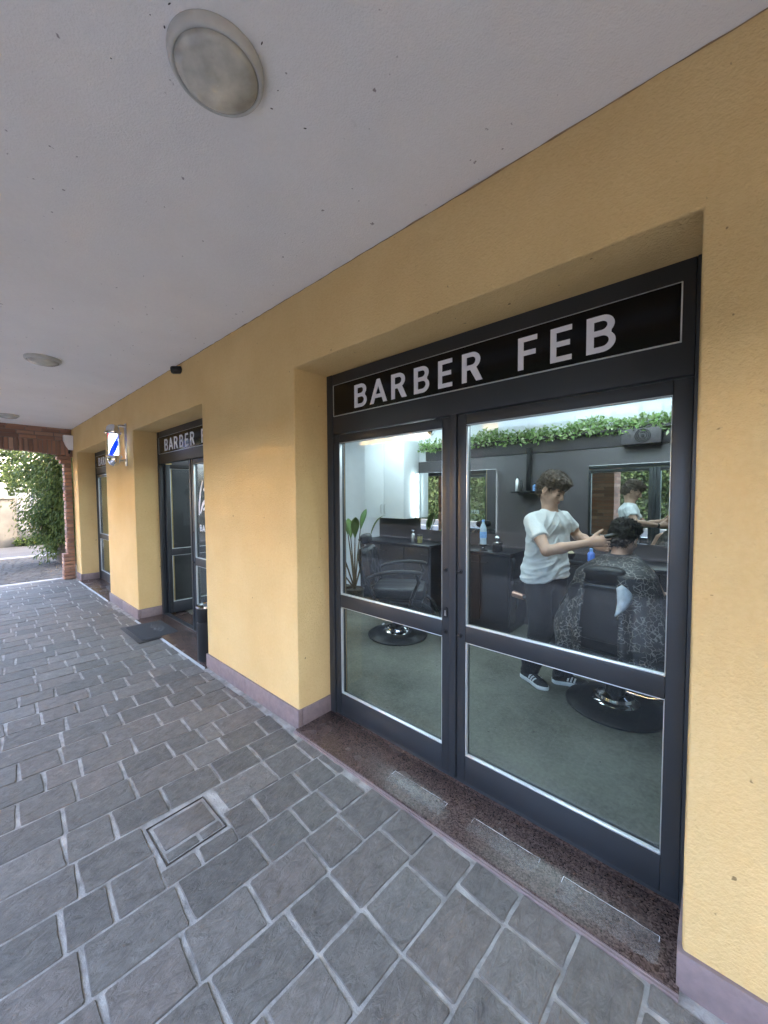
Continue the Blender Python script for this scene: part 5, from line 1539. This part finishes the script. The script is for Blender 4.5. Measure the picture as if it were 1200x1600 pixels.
# ---------------- the client
cl = thing('person', (-.53, 1.62, 0.012), 'dark haired client seated under a patterned black cape with back to the street', 'person')
CC = V3((-.497, 1.60, 1.195)); CF = nrm((.22, .92, -.38)); nB = V3((-.515, 1.53, 1.055))
c = SDF((-1.0, 1.2, 0), (-.1, 2.65, 1.42), .0062)
HB2, HBB2 = head(c, CC, CF, (0, 0, 1), nB)
c.cap(nB, (-.52, 1.54, .98), .051, .075, .03)
c.cap((-.65, 1.53, .99), (-.39, 1.53, .99), .055, .055, .05); c.cap((-.60, 1.53, .88), (-.44, 1.53, .88), .10, .10, .07); c.cap((-.59, 1.54, .70), (-.45, 1.54, .70), .10, .10, .08); c.cap((-.60, 1.58, .62), (-.44, 1.58, .62), .10, .10, .06)
for s_ in (-1, 1):
    x = -.52
    hp, kn, an = V3((x + s_ * .09, 1.62, .62)), V3((x + s_ * .11, 2.05, .60)), V3((x + s_ * .10, 2.22, .235))
    c.cap(hp, kn, .085, .06, .04); c.cap(kn, an, .056, .036, .02)
    sd_, ed, wd = V3((x + s_ * .165, 1.54, .97)), V3((x + s_ * .25, 1.58, .78)), V3((x + s_ * .27, 1.82, .79))
    c.cap(sd_, ed, .048, .038, .03); c.cap(ed, wd, .038, .025, .02)
    hand(c, wd, (-s_ * .12, .99, 0), (0, 0, -1), (-s_, 0, 0), (8, 14, 12))
c.build('body', M['skin'], cl)
hairdo(cl, CC, HB2, HBB2, M['hairblack'], 23, .020, .006, .006, .006, 4200, .024)
tr = SDF((-.85, 1.4, .15), (-.2, 2.45, .80), .007)
tr.cap((-.60, 1.60, .63), (-.44, 1.60, .63), .112, .112, 0)
for s_ in (-1, 1):
    x = -.52; kn = V3((x + s_ * .11, 2.05, .60))
    tr.cap((x + s_ * .09, 1.62, .62), kn, .095, .074, .03); tr.cap(kn, (x + s_ * .10, 2.23, .20), .072, .06, .03)
tr.plane((0, 0, .25), (0, 0, -1)); tr.build('trousers', M['trousers'], cl, lambda V, N: .005 * vnoise(V, 28, 19), 2)
for s_ in (-1, 1): shoe(cl, (-.52 + s_ * .10, 2.17, .13), (-.52 + s_ * .13, 2.43, .13), .165)
# the cape: draped sheet open at the back over the chair
NT, NV = 168, 44
cen = Vector((-.505, 1.565))
def cape_pt(i, j):
    th = 2 * math.pi * i / NT; t = j / NV
    cx_, sx_ = math.cos(th), math.sin(th)
    back = max(0, -sx_); front = max(0, sx_); sd_ = abs(cx_)
    se = lambda w, d, n: 1 / ((sd_ / w) ** n + ((back or front) / d) ** n) ** (1 / n)
    ws = .165 + .06 * min(1, back * 1.6)
    rs = se(ws, .345, 4.5) if sx_ < 0 else se(.165, .15, 2.2)
    rh = se(.34, .43, 4.0) if sx_ < 0 else se(.34, .62, 2.4)
    zs = 1.03 - .02 * back - .03 * sd_
    zh = .52 + .03 * math.sin(th * 3 + 1) - .05 * front
    if cx_ < 0: zh -= .03
    if t < .22:
        f = t / .22; r = .060 + (rs - .060) * f; z = 1.098 - (1.098 - zs) * f ** 1.6
    else:
        f = (t - .22) / .78
        bulge = .075 * sd_ ** 2 * math.exp(-((f - .72) / .22) ** 2)
        r = rs + (rh - rs) * f + bulge; z = zs + (zh - zs) * (f ** 1.12)
        amp = .026 * min(1, f * 1.6)
        r += amp * (math.sin(th * 13 + 1.3 * math.sin(f * 3)) * .6 + math.sin(th * 23 + 2) * .35) - .01 * f
    return Vector((cen.x + r * cx_, cen.y + r * sx_, z))
bm = bmesh.new(); g = {}
for i in range(NT):
    for j in range(NV + 1): g[i, j] = bm.verts.new(cape_pt(i, j) - origin(cl))
for i in range(NT):
    for j in range(NV):
        p = cape_pt(i, j) * .5 + cape_pt(i + 1, j + 1) * .5
        xo = -.552 + .02 * (1 - p.z); hw = .088 + .03 * (1.0 - p.z)
        if p.y < cen.y - .10 and abs(p.x - xo) < hw and p.z < 1.02: continue
        bm.faces.new((g[i, j], g[(i + 1) % NT, j], g[(i + 1) % NT, j + 1], g[i, j + 1]))
bmesh.ops.delete(bm, geom=[v for v in bm.verts if not v.link_faces], context='VERTS')
bmesh.ops.recalc_face_normals(bm, faces=bm.faces)
me = bpy.data.meshes.new('cape'); bm.to_mesh(me); bm.free()
cape = finish('cape', me, M['cape'], cl, 180)
so = cape.modifiers.new('Solidify', 'SOLIDIFY'); so.thickness = .003; so.offset = 1
# turned-back corner of the cape showing its pale lining
cs = [cape_pt(i, j) for i in range(NT) for j in range(NV + 1)]
cs = [q for q in cs if q.y < cen.y - .05]
def cape_y(x, z): return min(cs, key=lambda q: (q.x - x) ** 2 + (q.z - z) ** 2).y
m = MB(); rows = []
for k in range(13):
    f = k / 12
    zt_ = .940 - .160 * f
    xl = -.462 + .010 * math.sin(f * 3); xr = xl + .068 * math.sin(math.pi * (.04 + .95 * f) ** .75) ** .9 + .003
    row = []
    for u in (0, .25, .5, .75, 1):
        x = xl + (xr - xl) * u; z = zt_ + .02 * u * (1 - f)
        row.append(m.bm.verts.new((x, cape_y(x, z) - .010 - .016 * math.sin(math.pi * (.15 + .8 * u)), z)))
    rows.append(row)
for a, b_ in zip(rows, rows[1:]):
    for k in range(4): m.bm.faces.new((a[k], a[k + 1], b_[k + 1], b_[k]))
fl = m.build('lining_flap', M['lining'], cape, 180)
so = fl.modifiers.new('Solidify', 'SOLIDIFY'); so.thickness = .003
